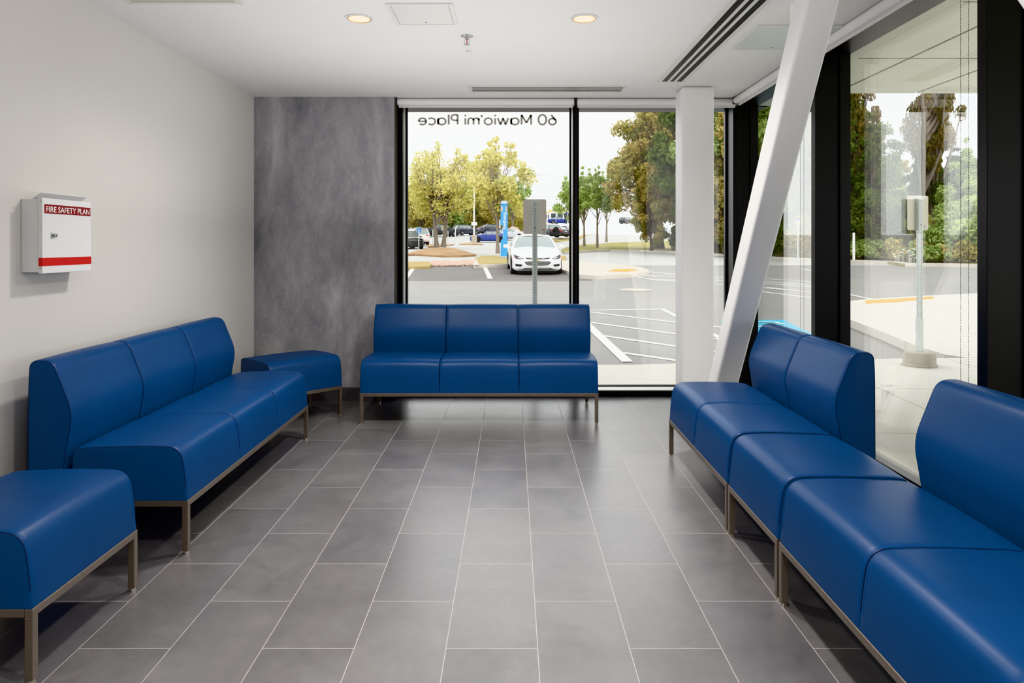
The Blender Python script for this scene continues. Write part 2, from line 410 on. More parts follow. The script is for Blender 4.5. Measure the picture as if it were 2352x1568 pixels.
# ------------------------------------------------------------------ glazing
def win_back(n, x0, x1, label, left, right):
    w = thing('window_%d' % n, label, 'window', ((x0 + x1) / 2, 6.1, 0), kind='structure')
    def P(mb, name, mat, **k):
        o = mb.build(name, mat, w, **k); o.matrix_parent_inverse = Matrix.Translation((-(x0 + x1) / 2, -6.1, 0)); return o
    P(MB().box((x0, 6.0, 0), (x1, 6.22, .052), .002), 'sill_rail', M['black'])
    P(MB().box((x0, 6.0, 2.548), (x1, 6.22, CZ), .002), 'head_rail', M['black'])
    for a, b in (left, right):
        if a is not None: P(MB().box((a, 6.0, .0), (b, 6.215, CZ), .002), 'mullion', M['black'])
    mb = MB()
    for a in (x0, x1 - .016): mb.box((a, 6.17, .052), (a + .016, 6.215, 2.548))
    mb.box((x0, 6.17, .052), (x1, 6.215, .064))
    P(mb, 'glazing_stop', M['black'])
    mb = MB().box((x0, 6.02, .051), (x1, 6.165, .0545))
    if n == 1: mb.box((x0 - .001, 6.055, .052), (x0 + .002, 6.15, 2.548)).box((x1 - .002, 6.035, .052), (x1 + .001, 6.15, 2.548))
    P(mb, 'aluminium_strip', M['alu'])
    P(MB().quad((x0, 6.205, .05), (x1, 6.205, .05), (x1, 6.205, 2.55), (x0, 6.205, 2.55)).quad((x0, 6.222, .05), (x1, 6.222, .05), (x1, 6.222, 2.55), (x0, 6.222, 2.55)), 'glass_pane', M['glass'])
    return w, P
w1, P1 = win_back(1, -.945, .527, 'tall back window pane with mirrored grey address lettering', (-.992, -.945), (.527, .58))
w2, P2 = win_back(2, .58, 1.912, 'tall back window pane behind the white column', (None, None), (1.912, 1.975))
def win_right(n, d0, d1, label, far_post=False):
    w = thing('window_%d' % n, label, 'window', (2.1, (d0 + d1) / 2, 0), kind='structure')
    def P(mb, name, mat):
        o = mb.build(name, mat, w); o.matrix_parent_inverse = Matrix.Translation((-2.1, -(d0 + d1) / 2, 0)); return o
    P(MB().box((1.97, d0, 0), (2.19, d1, .05), .002), 'sill_rail', M['black'])
    P(MB().box((1.97, d0, 2.548), (2.19, d1, CZ), .002), 'head_rail', M['black'])
    P(MB().box((1.97, d0 - .062, 0), (2.2, d0, CZ), .002), 'mullion', M['black'])
    if far_post: P(MB().box((1.978, d1, 0), (2.2, d1 + .05, CZ), .002), 'corner_post', M['black'])
    mb = MB()
    for a in (d0, d1 - .016): mb.box((2.125, a, .05), (2.19, a + .016, 2.548))
    mb.box((2.125, d0, .05), (2.19, d1, .062))
    P(mb, 'glazing_stop', M['black'])
    P(MB().box((1.985, d0, .049), (2.12, d1, .0525)), 'aluminium_strip', M['alu'])
    P(MB().quad((2.13, d0, .05), (2.13, d1, .05), (2.13, d1, 2.555), (2.13, d0, 2.555)).quad((2.15, d0, .05), (2.15, d1, .05), (2.15, d1, 2.555), (2.15, d0, 2.555)), 'glass_pane', M['glass'])
win_right(3, 4.57, 6.20, 'narrow-looking right window pane at the room corner behind the white brace', True)
win_right(4, 2.94, 4.508, 'right window pane with a signpost on a concrete foot outside')
win_right(5, 1.30, 2.878, 'right window pane nearest the camera')
win_right(6, -.34, 1.238, 'right window pane beside the camera'); win_right(7, -1.98, -.402, 'right window pane behind the camera')
struct(MB().box((1.97, DN, 0), (2.2, -2.042, CZ)).build('wall_right', M['wall']), 'painted wall end behind the camera on the right', 'wall')

# stroke lettering on the first back pane, read from outside
def arc(cx, cy, rx, ry, a0, a1, n=20):
    return [(cx + rx * math.cos(math.radians(a0 + (a1 - a0) * i / n)), cy + ry * math.sin(math.radians(a0 + (a1 - a0) * i / n))) for i in range(n + 1)]
XH = .66; R_ = XH / 2
G = {'6': ([arc(.31, .31, .31, .31, 0, 360, 36), [(.05, .46), (.42, 1.0)]], .74), '0': ([arc(.34, .5, .34, .5, 0, 360, 40)], .80),
     'M': ([[(0, 0), (0, 1)], [(0, 1), (.42, .18)], [(.42, .18), (.84, 1)], [(.84, 1), (.84, 0)]], .98),
     'a': ([arc(R_, R_, R_, R_, 0, 360, 32), [(2 * R_, 0), (2 * R_, XH)]], .80), 'w': ([[(0, XH), (.24, 0)], [(.24, 0), (.46, XH)], [(.46, XH), (.68, 0)], [(.68, 0), (.92, XH)]], 1.04),
     'i': ([[(0, 0), (0, XH)]], .16), 'o': ([arc(R_, R_, R_, R_, 0, 360, 32)], .80), "'": ([[(0, .72), (0, 1.0)]], .15),
     'm': ([[(0, 0), (0, XH)], arc(.23, XH - .24, .23, .24, 180, 0, 16) + [(.46, 0)], arc(.69, XH - .24, .23, .24, 180, 0, 16) + [(.92, 0)]], 1.06),
     'P': ([[(0, 0), (0, 1)], [(0, 1), (.28, 1)] + arc(.28, .72, .28, .28, 90, -90, 18) + [(0, .44)]], .68), 'l': ([[(0, 0), (0, 1.02)]], .16),
     'c': ([arc(R_, R_, R_, R_, 42, 318, 28)], .68), 'e': ([arc(R_, R_, R_, R_, 0, 318, 30), [(.02, R_), (2 * R_, R_)]], .78), ' ': ([], .30)}
def lettering(txt, fn, cap, width, st=.19):
    tot, pen, strokes, dots = 0, 0, [], []
    for ch in txt:
        sl, adv = G[ch]
        for pl in sl: strokes.append([(pen + x, y) for x, y in pl])
        if ch == 'i': dots.append((pen, .92))
        pen += adv + st * .55
    k = cap / (1 + st); kx = width / (pen - st * .55 - .1)
    mb = MB(); h = st / 2
    for pl in strokes:
        closed = abs(pl[0][0] - pl[-1][0]) < 1e-6 and abs(pl[0][1] - pl[-1][1]) < 1e-6
        if closed: pl = pl[:-1]
        n = len(pl); L, Rr = [], []
        for i, p in enumerate(pl):
            q0 = pl[i - 1] if (closed or i) else p; q1 = pl[(i + 1) % n] if (closed or i < n - 1) else p
            t = Vector((q1[0] - q0[0], q1[1] - q0[1])).normalized(); e = Vector((0, 0))
            if not closed and i == 0 and abs(t.y) > .8: e = -t * h * .0
            m = Vector((-t.y, t.x)) * h; c = Vector(p) + e
            L.append(c + m); Rr.append(c - m)
        LV = [mb.b.verts.new(fn(v.x * kx, (v.y + h) * k)) for v in L]; RV = [mb.b.verts.new(fn(v.x * kx, (v.y + h) * k)) for v in Rr]
        for i in range(n if closed else n - 1):
            j = (i + 1) % n; mb.b.faces.new((LV[i], LV[j], RV[j], RV[i]))
    for x, y in dots:
        mb.b.faces.new([mb.b.verts.new(fn((x + h * 1.15 * math.cos(a)) * kx, (y + h * 1.15 * math.sin(a) + h) * k)) for a in [2 * PI * i / 16 for i in range(16)]])
    return mb
def z_at(y, d): return HC + (VY - y) * d / F
def x_at(x, d): return (x - VX) * d / F
mbL = lettering("60 Mawio'mi Place", lambda u, v: (x_at(1277, 6.2) - u, 6.2, z_at(288.3, 6.2) + v), .105, x_at(1277, 6.2) - x_at(961, 6.2))
oL = P1(mbL, 'address_lettering', M['vinyl_letter']); oL['label'] = 'grey address lettering seen from behind'

# ------------------------------------------------------------------ column and braces
struct(MB().box((1.342, 5.47, 0), (1.596, 5.712, CZ), .022, 4).build('column', M['steel_white'], smooth=40), 'square white steel column in front of the back window', 'column')
def brace(p0, p1, x0, x1, t):
    (d0, z0), (d1, z1) = p0, p1; dv = Vector((0, d1 - d0, z1 - z0)).normalized(); nv = Vector((0, dv.z, -dv.y))
    if nv.y < 0: nv = -nv          # towards the back of the room
    mb = MB(); prof = []
    r = .022; w = x1 - x0
    for cx, cy, a in ((x1 - r, r, -90), (x1 - r, t - r, 0), (x0 + r, t - r, 90), (x0 + r, r, 180)):
        for k in range(5):
            ang = math.radians(a + 22.5 * k); prof.append((cx + r * math.cos(ang), cy + r * math.sin(ang)))
    a = Vector((0, d0, z0)); b = Vector((0, d1, z1))
    # cut level with floor and ceiling
    def at(base, zc, u, v):
        p = base + nv * v; s = (zc - p.z) / dv.z; p = p + dv * s; return (u, p.y, zc)
    A = [mb.b.verts.new(at(a, z0, u, v)) for u, v in prof]; B = [mb.b.verts.new(at(b, z1, u, v)) for u, v in prof]
    n = len(prof)
    for i in range(n): mb.b.faces.new((A[i], A[(i + 1) % n], B[(i + 1) % n], B[i]))
    mb.b.faces.new(A[::-1]); mb.b.faces.new(B); return mb
BX0, BX1 = 1.39, 1.548
b1 = struct(brace((4.985, 0), (3.20, CZ), BX0, BX1, .16).build('diagonal_brace', M['steel_white'], smooth=40), 'slanting white steel brace beside the right windows', 'brace')
MB().box((1.45, 3.36, 2.41), (1.475, 3.62, CZ), .003).build('fin_plate', M['steel_white'], b1)
struct(brace((.305, 0), (2.135, CZ), BX0, BX1, .16).build('diagonal_brace', M['steel_white'], smooth=40), 'second white steel brace cut off in the top right corner', 'brace')

# ------------------------------------------------------------------ seating
def rounded_profile(pts, n=5):
    """pts: (y, z, r) corners -> outline with rounded corners"""
    out = []; N = len(pts)
    for i, (y, z, r) in enumerate(pts):
        p = Vector((y, z)); a = Vector(pts[i - 1][:2]) - p; b = Vector(pts[(i + 1) % N][:2]) - p
        if r <= 0: out.append((y, z)); continue
        la, lb = a.length, b.length; r = min(r, la * .49, lb * .49)
        A, B = p + a.normalized() * r, p + b.normalized() * r
        for k in range(n + 1):
            t = k / n; q = A * (1 - t) ** 2 + p * 2 * t * (1 - t) + B * t * t; out.append((q.x, q.y))
    return out
def densify(pl, step):
    out = []; N = len(pl)
    for i in range(N):
        a, b = Vector(pl[i]), Vector(pl[(i + 1) % N]); k = max(1, int((b - a).length / step))
        for j in range(k): q = a.lerp(b, j / k); out.append((q.x, q.y))
    return out
SEAT = [(.004, .2285, 0), (.010, .33, .05), (.030, .457, .075), (.20, .463, .15), (.44, .455, .09), (.494, .445, .085), (.497, .2285, 0)]
BACK = [(.535, .2285, 0), (.533, .34, .05), (.515, .47, .07), (.490, .60, .09), (.580, .826, .045), (.676, .824, .035), (.682, .72, .05), (.684, .2285, 0)]
def cushion(prof, L, crown, flat_bottom=True):
    pl = densify(rounded_profile(prof, 6), .03); n = len(pl); cen = Vector((sum(p[0] for p in pl) / n, sum(p[1] for p in pl) / n))
    nor = []
    for i in range(n):
        t = Vector(pl[(i + 1) % n]) - Vector(pl[i - 1]); m = Vector((t.y, -t.x)).normalized()
        nor.append(m)
    # orientation: normals outward
    if sum((Vector(pl[i]) - cen).dot(nor[i]) for i in range(n)) < 0: nor = [-m for m in nor]
    e = .009; ss = [0, .0015, .004, .009] + [.03, .08, .14] + [L * .5]; ss = ss + [L - s for s in ss[-2::-1]]
    rings = []; mb = MB()
    for s in ss:
        q = min(s, L - s); ins = e * (1 - math.sqrt(max(0, 1 - (1 - min(q / e, 1)) ** 2))) if q < e else 0
        c = crown * math.sin(PI * s / L) ** .6
        ring = []
        for (y, z), m in zip(pl, nor):
            w = 1 if z > .24 else 0
            p = Vector((y, z)) - m * ins * w + m * c * (w if abs(m.x) < .9 or crown < .006 else .35 * w)
            ring.append(mb.b.verts.new((s, p.x, p.y)))
        rings.append(ring)
    for A, B in zip(rings, rings[1:]):
        for i in range(n): mb.b.faces.new((A[i], A[(i + 1) % n], B[(i + 1) % n], B[i]))
    mb.b.faces.new(rings[0]); mb.b.faces.new(rings[-1][::-1])
    seams = []
    def open_path(pts):
        k = max(range(len(pts)), key=lambda i: (Vector(pts[i]) - Vector(pts[i - 1])).length); return pts[k:] + pts[:k]
    for s in (.0035, L - .0035):
        seams.append(('piping', MB().tube(open_path([(s, y - m.x * .0035, z - m.y * .0035) for (y, z), m in zip(pl, nor) if z > .232]), .0028, 5)))
    for s in (.013, L - .013):     # a row of top-stitching beside each seam
        c = crown * math.sin(PI * s / L) ** .6
        seams.append(('stitching', MB().tube(open_path([(s, y + m.x * (c - .0006), z + m.y * (c - .0006)) for (y, z), m in zip(pl, nor) if z > .236]), .0011, 4)))
    return mb, seams
SW = .582
def bench(n, back, label, loc, rz, group, cache={}):
    L = n * .5835; D = .70 if back else .50
    t = thing('upholstered_bench' if back else 'backless_seat', label, 'bench' if back else 'ottoman', loc, rz, group)
    if not cache:
        for k, prof, cr in (('seat', SEAT, .007), ('back', BACK, .004)):
            mb, sm = cushion(prof, SW, cr); o = mb.build(k + '_cushion', M['vinyl'], None, 38); qs = [(nm, q.build(nm, M['piping' if nm == 'piping' else 'stitch'], None, 60)) for nm, q in sm]
            cache[k] = (o.data, [(nm, q.data) for nm, q in qs]); bpy.data.objects.remove(o)
            for nm, q in qs: bpy.data.objects.remove(q)
    for i in range(n):
        for k in (('seat', 'back') if back else ('seat',)):
            o, q = cache[k]; c = link(k + '_cushion', o, None, t); c.location = (i * .5835 + .001, 0, 0)
            for nm, me in q: link(nm, me, None, c)
    f = MB(); z0, z1, w = .2025, .2278, .025
    f.box((0, 0, z0), (L, w, z1), .002).box((0, D - w, z0), (L, D, z1), .002).box((0, w, z0), (w, D - w, z1), .002).box((L - w, w, z0), (L, D - w, z1), .002)
    if back: f.box((.03, .50, z0 + .001), (L - .03, .525, z1 - .001))
    f.build('seat_frame', M['frame_metal'], t)
    for x in (0, L - w):
        for y in (0, D - w):
            lg = MB().box((x, y, .012), (x + w, y + w, z0), .002).build('leg', M['frame_metal'], t)
            MB().cyl((x + w / 2, y + w / 2, 0), (x + w / 2, y + w / 2, .012), .0115, seg=14).build('glide', M['glide'], lg)
    return t
GB, GO = 'blue vinyl waiting room benches', 'backless blue vinyl seats'
bench(3, True, 'blue vinyl three-seat bench along the left wall, below the fire plan cabinet', (-1.38, 2.954, 0), PI / 2, GB)
bench(3, True, 'blue vinyl three-seat bench standing in front of the back window', (-1.117, 5.085, 0), 0, GB)
bench(2, True, 'blue vinyl two-seat bench by the foot of the slanting white brace', (.98, 4.338, 0), -PI / 2, GB)
bench(2, True, 'blue vinyl two-seat bench nearest the camera on the right, partly out of view', (.98, 2.55, 0), -PI / 2, GB)
bench(1, False, 'backless blue vinyl seat between the two right-hand benches', (.98, 3.152, 0), -PI / 2, GO)
bench(1, False, 'backless blue vinyl seat in front of the left wall bench, nearest the camera', (-1.434, 2.076, 0), PI / 2, GO)
bench(1, False, 'backless blue vinyl seat turned diagonally in the corner by the concrete wall', (-1.31 - .5835 * math.cos(PI / 4), 5.36 - .5835 * math.sin(PI / 4), 0), PI / 4, GO)

# ------------------------------------------------------------------ fire plan cabinet
def cabinet():
    d0, d1, z0, z1, xf = 3.08, 3.426, 1.195, 1.522, -2.098
    t = thing('fire_plan_cabinet', 'white wall cabinet marked FIRE SAFETY PLAN on the left wall', 'cabinet', (XL, (d0 + d1) / 2, z0))
    inv = Matrix.Translation((-XL, -(d0 + d1) / 2, -z0))
    def P(mb, name, mat, par=t, sm=None):
        o = mb.build(name, mat, par, sm)
        if par is t: o.matrix_parent_inverse = inv
        return o
    P(MB().box((XL + .001, d0, z0), (xf, d1, z1), .002), 'cabinet_box', M['white_metal'])
    dr = P(MB().box((xf, d0 - .006, z0 - .006), (xf + .018, d1 + .004, z1 + .004), .002), 'door', M['white_metal'])
    X = xf + .0185
    def Q(mb, name, mat):
        o = mb.build(name, mat, dr); return o
    lab = Q(MB().box((xf + .0178, d0 + .006, 1.4575), (X, d1 - .002, 1.4985)), 'label_band', M['dark_red'])
    vs, fs = text_mesh('FIRE SAFETY PLAN', .0265, .010)
    wmax = max(v[0] for v in vs); kx = (d1 - d0 - .03) / wmax
    place_text('label_text', vs, fs, lambda u, v: (X + .0008, d0 + .018 + u * kx, 1.4645 + v), M['white_ink'], dr)
    Q(MB().box((xf + .0178, d0 - .0062, 1.222), (X, d1 + .0042, 1.259)).box((xf + .001, d0 - .0066, 1.222), (X, d0 - .0058, 1.259)), 'red_stripe', M['red'])
    Q(MB().box((xf + .018, d0 + .050, 1.345), (xf + .021, d0 + .056, 1.372)).cyl((xf + .018, d0 + .066, 1.36), (xf + .026, d0 + .066, 1.36), .009).box((xf + .026, d0 + .06, 1.353), (xf + .03, d0 + .08, 1.367), .003), 'latch', M['chrome'])
    mb = MB()
    for z in (1.508, 1.213): mb.cyl((xf + .009, d0 - .0075, z), (xf + .009, d0 - .005, z), .0025, seg=10)
    Q(mb, 'screw', M['steel'])
    P(MB().prism([(xf - .030, z1 + .001), (xf - .026, z1 + .001), (xf + .012, z1 + .026), (xf + .009, z1 + .028)], lambda u, v, w: (u - .0, w, v), d0 - .002, d1 - .02), 'top_flange', M['white_metal'])
cabinet()

# ------------------------------------------------------------------ roller blinds
def chain_mesh(name, pts, parent, r=.0027, step=.0068):
    mb = MB(); bead = []
    for a, b in zip(pts, pts[1:]):
        a, b = Vector(a), Vector(b); n = max(1, int((b - a).length / step))
        for i in range(n): bead.append(a.lerp(b, i / n))
    vsb, fsb = [], []
    oct_ = [(1, 0, 0), (-1, 0, 0), (0, 1, 0), (0, -1, 0), (0, 0, 1), (0, 0, -1)]; of = [(0, 2, 4), (2, 1, 4), (1, 3, 4), (3, 0, 4), (2, 0, 5), (1, 2, 5), (3, 1, 5), (0, 3, 5)]
    for c in bead:
        k = len(vsb); vsb += [tuple(c + Vector(q) * r) for q in oct_]; fsb += [tuple(k + i for i in f) for f in of]
    mb.b.free(); me = bpy.data.meshes.new(name); me.from_pydata(vsb, [], fsb); me.update()
    o = link(name, me, M['chain'], parent, 180)
    return o
def blind(label, a, b, axis, chains):
    """a..b along the axis; roller centred 8 cm inside the frame"""
    zc = 2.533
    if axis == 'x': c = lambda s, o=0, z=zc: (s, 5.925 + o, z)
    else: c = lambda s, o=0, z=zc: (1.895 + o, s, z)
    t = thing('roller_blind', label, 'blind', c((a + b) / 2)); inv = Matrix.Translation(-Vector(c((a + b) / 2)))
    def P(o): o.matrix_parent_inverse = inv; return o
    P(MB().cyl(c(a), c(b), .0285, seg=28).build('fabric_roll', M['blind'], t, 40))
    lo, hi = Vector(c(a + .004, .012, 2.478)), Vector(c(b - .004, .03, 2.505))
    P(MB().box((min(lo.x, hi.x), min(lo.y, hi.y), 2.488), (max(lo.x, hi.x), max(lo.y, hi.y), 2.514), .004).build('hem_bar', M['hem'], t))
    for s, sg in ((a, -1), (b, 1)):
        p, q = Vector(c(s + sg * .002, -.03, 2.50)), Vector(c(s + sg * .010, .05, CZ))
        P(MB().box((min(p.x, q.x), min(p.y, q.y), 2.50), (max(p.x, q.x), max(p.y, q.y), CZ - .001), .003).cyl(c(s - sg * .001), c(s + sg * .013), .024, seg=20).build('bracket', M['bracket'], t))
    for s, zb in chains:
        if axis == 'x': pts = [c(s, -.026, 2.53), c(s, -.026, zb), c(s, .002, zb - .03), c(s, .026, zb), c(s, .026, 2.53)]
        else: pts = [c(s - .026, 0, 2.53), c(s - .026, 0, zb), c(s, 0, zb - .03), c(s + .026, 0, zb), c(s + .026, 0, 2.53)]
        P(chain_mesh('bead_chain', pts, t))
blind('white roller blind rolled up above the lettered back pane', -.975, .528, 'x', [(-.982, .35)])
blind('white roller blind rolled up above the back pane behind the column', .556, 1.915, 'x', [(.547, .45)])
blind('white roller blind rolled up above the corner right window', 4.56, 5.86, 'y', [(4.532, .25)])
blind('white roller blind rolled up above the middle right window', 2.93, 4.50, 'y', [(2.905, .25)])
blind('white roller blind rolled up above the right window nearest the camera', 1.29, 2.86, 'y', [(1.27, .3)])

# ------------------------------------------------------------------ ceiling fittings
def slot_diffuser(label, x0, x1, d0, d1, n, along):
    t = thing('slot_diffuser', label, 'air vent', ((x0 + x1) / 2, (d0 + d1) / 2, CZ)); inv = Matrix.Translation((-(x0 + x1) / 2, -(d0 + d1) / 2, -CZ))
    def P(o): o.matrix_parent_inverse = inv; return o
    z = CZ - .006; fr = .03
    long0, long1, c0, c1 = (d0, d1, x0, x1) if along == 'y' else (x0, x1, d0, d1)
    def bx(mb, a, b, e, f, za, zb): mb.box((e, a, za) if along == 'y' else (a, e, za), (f, b, zb) if along == 'y' else (b, f, zb)); return mb
    mb = MB(); bx(mb, long0, long1, c0, c0 + fr, z, CZ); bx(mb, long0, long1, c1 - fr, c1, z, CZ); bx(mb, long0, long0 + .02, c0 + fr, c1 - fr, z, CZ); bx(mb, long1 - .02, long1, c0 + fr, c1 - fr, z, CZ)
    pit = (c1 - c0 - 2 * fr) / n
    for k in range(1, n): bx(mb, long0 + .02, long1 - .02, c0 + fr + pit * k - .011, c0 + fr + pit * k + .011, z, CZ)
    P(mb.build('frame', M['diff_white'], t))
    mb = MB(); bx(mb, long0 + .02, long1 - .02, c0 + fr, c1 - fr, CZ - .0054, CZ - .0005); P(mb.build('slot_opening', M['slot'], t))
    mb = MB()
    for k in range(n):
        m = c0 + fr + pit * (k + .5); bx(mb, long0 + .02, long1 - .02, m + pit * .02, m + pit * .10, CZ - .0062, CZ - .001)
        bx(mb, long0 + .02, long1 - .02, m - pit * .22, m - pit * .16, CZ - .0058, CZ - .001)
    P(mb.build('slat', M['slat'], t))
slot_diffuser('long three-slot ceiling diffuser running towards the camera on the right', 1.113, 1.323, .8, 5.312, 3, 'y')
slot_diffuser('short slotted ceiling diffuser above the back window', -.34, .902, 5.46, 5.66, 3, 'x')
def access(label, x0, x1, d0, d1, mat, fr):
    t = thing('access_panel', label, 'ceiling panel', ((x0 + x1) / 2, (d0 + d1) / 2, CZ)); inv = Matrix.Translation((-(x0 + x1) / 2, -(d0 + d1) / 2, -CZ))
    mb = MB(); z = CZ - .006
    mb.box((x0, d0, z), (x1, d0 + fr, CZ), .001).box((x0, d1 - fr, z), (x1, d1, CZ), .001).box((x0, d0 + fr, z), (x0 + fr, d1 - fr, CZ), .001).box((x1 - fr, d0 + fr, z), (x1, d1 - fr, CZ), .001)
    o = mb.build('frame', M['panel'], t); o.matrix_parent_inverse = inv
    o = MB().box((x0 + fr + .002, d0 + fr + .002, z + .001), (x1 - fr - .002, d1 - fr - .002, CZ - .0005), .001).build('hatch', mat, t); o.matrix_parent_inverse = inv
    o2 = MB().cyl(((x0 + x1) / 2, d1 - fr - .04, z), ((x0 + x1) / 2, d1 - fr - .04, z + .002), .006, seg=12).build('lock', M['steel'], o)
access('small square ceiling access panel between the two downlights', -.656, -.306, 3.583, 3.94, M['panel'], .022)
access('pale grey-green ceiling access panel crossed by the slanting brace', 1.392, 1.888, 3.94, 4.43, M['panel2'], .018)
def grille():
    x0, x1, d0, d1 = -1.98, -1.385, 2.985, 3.58
    t = thing('return_air_grille', 'square perforated ceiling grille at the top left edge', 'air vent', (x0, d0, CZ)); inv = Matrix.Translation((-x0, -d0, -CZ))
    mb = MB(); z = CZ - .008; fr = .03
    mb.box((x0, d0, z), (x1, d0 + fr, CZ), .002).box((x0, d1 - fr, z), (x1, d1, CZ), .002).box((x0, d0 + fr, z), (x0 + fr, d1 - fr, CZ), .002).box((x1 - fr, d0 + fr, z), (x1, d1 - fr, CZ), .002)
    o = mb.build('frame', M['diff_white'], t); o.matrix_parent_inverse = inv
    mb = MB(); k = 46
    for i in range(k):
        a = d0 + fr + (d1 - d0 - 2 * fr) * i / k; mb.box((x0 + fr, a, CZ - .005), (x1 - fr, a + .006, CZ - .003))
        b = x0 + fr + (x1 - x0 - 2 * fr) * i / k; mb.box((b, d0 + fr, CZ - .0045), (b + .006, d1 - fr, CZ - .0025))
    o = mb.build('mesh_face', M['diff_white'], t); o.matrix_parent_inverse = inv
    o = MB().box((x0 + fr, d0 + fr, CZ - .002), (x1 - fr, d1 - fr, CZ - .0005)).build('duct_opening', M['slot'], t); o.matrix_parent_inverse = inv
grille()
def downlight(label, x, d, first=[None]):
    if first[0] is None:
        t = thing('downlight', label, 'ceiling light', (x, d, CZ), 0, 'recessed downlights')
        MB().lathe([(.077, -.0005), (.077, -.005), (.068, -.006), (.064, -.001)]).build('trim_ring', M['white_metal'], t, 40)
        MB().lathe([(.064, -.001), (.0635, -.0055), (.060, -.0056), (.0595, -.001)]).build('reflector_edge', M['gold'], t, 40)
        MB().lathe([(.060, -.003), (0, -.003)]).build('lens', M['lamp'], t)
        first[0] = t; return t
    return dup(first[0], (x, d, CZ), None, label)
DL = [(-.842, 3.825, 'lit recessed downlight beside the small access panel'), (.398, 3.825, 'lit recessed downlight nearer the long diffuser'), (-.842, 1.3, 'recessed downlight above the camera, left one'), (.398, 1.3, 'recessed downlight above the camera, right one'), (-.842, -1.3, 'recessed downlight behind the camera, left one'), (.398, -1.3, 'recessed downlight behind the camera, right one')]
for x, d, lab in DL: downlight(lab, x, d)
t = thing('sprinkler_head', 'chrome fire sprinkler head on the ceiling', 'sprinkler', (-.269, 4.15, CZ))
MB().lathe([(.036, -.0005), (.036, -.004), (.028, -.007), (.014, -.008), (.012, -.02), (.009, -.02), (0, -.02)]).build('escutcheon', M['chrome'], t, 40)
mb = MB().tube([(-.011, 0, -.018), (-.016, 0, -.032), (-.010, 0, -.046), (0, 0, -.050)], .0028).tube([(.011, 0, -.018), (.016, 0, -.032), (.010, 0, -.046), (0, 0, -.050)], .0028)
mb.build('yoke', M['chrome'], t, 40); MB().cyl((0, 0, -.02), (0, 0, -.047), .0028, seg=10).build('bulb', M['tail'], t, 40)
mb = MB()
for k in range(12):
    a = 2 * PI * k / 12; mb.box((.002, -.003, -.053), (.019, .003, -.0515), mat=Matrix.Rotation(a, 4, 'Z'))
mb.cyl((0, 0, -.054), (0, 0, -.050), .007, seg=12).build('deflector', M['chrome'], t)
t = thing('ceiling_sensor', 'tiny white dome sensor on the ceiling behind the sprinkler', 'sensor', (-.275, 4.474, CZ))
MB().lathe([(.02, -.0005), (.02, -.005), (.017, -.012), (.009, -.016), (0, -.017)]).build('dome', M['white_metal'], t, 50)
MB().lathe([(.022, -.0004), (.022, -.003), (.0195, -.0032)]).build('base_ring', M['white_metal'], t, 40)

# ------------------------------------------------------------------ lamps inside
def lamp(kind, name, loc, energy, size=.1, color=(1, .95, .88), rot=(0, 0, 0), sy=None, **k):
    l = bpy.data.lights.new(name, kind); l.energy = energy; l.color = color
    if kind == 'AREA':
        l.size = size
        if sy: l.shape = 'RECTANGLE'; l.size_y = sy
        if 'spread' in k: l.spread = k['spread']
    else: l.shadow_soft_size = size
    if kind == 'SPOT': l.spot_size = k.get('spot', 1.9); l.spot_blend = 1.0
    o = bpy.data.objects.new(name, l); C.objects.link(o); o.location = loc; o.rotation_euler = rot; return o
for x, d, lab in DL: lamp('SPOT', 'downlight_lamp', (x, d, CZ - .03), LAMP_SPOT * ((1.15 if d > 3 else .6) if x < 0 else 1.45), .09, (1, .955, .90), spot=2.75)
# added soft fills with no fixture, aimed up to light the room by bounce
lamp('AREA', 'added_fill', (-.35, 1.4, 1.45), FILL_AREA, 2.5, (1, .985, .975), (PI, 0, 0), 7.6)
lamp('AREA', 'added_fill', (-.40, 4.55, 1.46), FILL_AREA * .16, 2.6, (1, .985, .975), (PI, 0, 0), 2.3)
# ------------------------------------------------------------------ outside ground
TERR = [(-60, -.15), (7.6, -.15), (23.5, .156), (30, .35), (63, .886), (90, 1.52), (107, 2.42), (113, 2.74), (140, 3.1), (260, 4.2), (500, 6)]
def terr(d):
    for (a, za), (b, zb) in zip(TERR, TERR[1:]):
        if d <= b: return za + (zb - za) * (d - a) / (b - a)
    return TERR[-1][1]
def g(x, y, off=0.0):
    """the ground point seen at a pixel of the 2352 frame"""
    d = 6.3
    while d < 300:
        if VY + F * (HC - terr(d) - off) / d <= y: break
        d += .02
    return ((x - VX) * d / F, d)
def base(x, d): return ((x - VX) * d / F, d, terr(d))
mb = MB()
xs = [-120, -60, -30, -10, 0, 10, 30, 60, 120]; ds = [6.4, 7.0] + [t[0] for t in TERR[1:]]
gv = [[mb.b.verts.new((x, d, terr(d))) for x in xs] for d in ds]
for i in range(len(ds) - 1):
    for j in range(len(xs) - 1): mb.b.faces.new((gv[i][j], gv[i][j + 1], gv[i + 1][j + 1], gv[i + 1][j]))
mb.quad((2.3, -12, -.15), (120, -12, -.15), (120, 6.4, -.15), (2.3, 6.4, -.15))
struct(mb.build('ground', M['asphalt']), 'grey asphalt of the parking lot and road', 'ground')

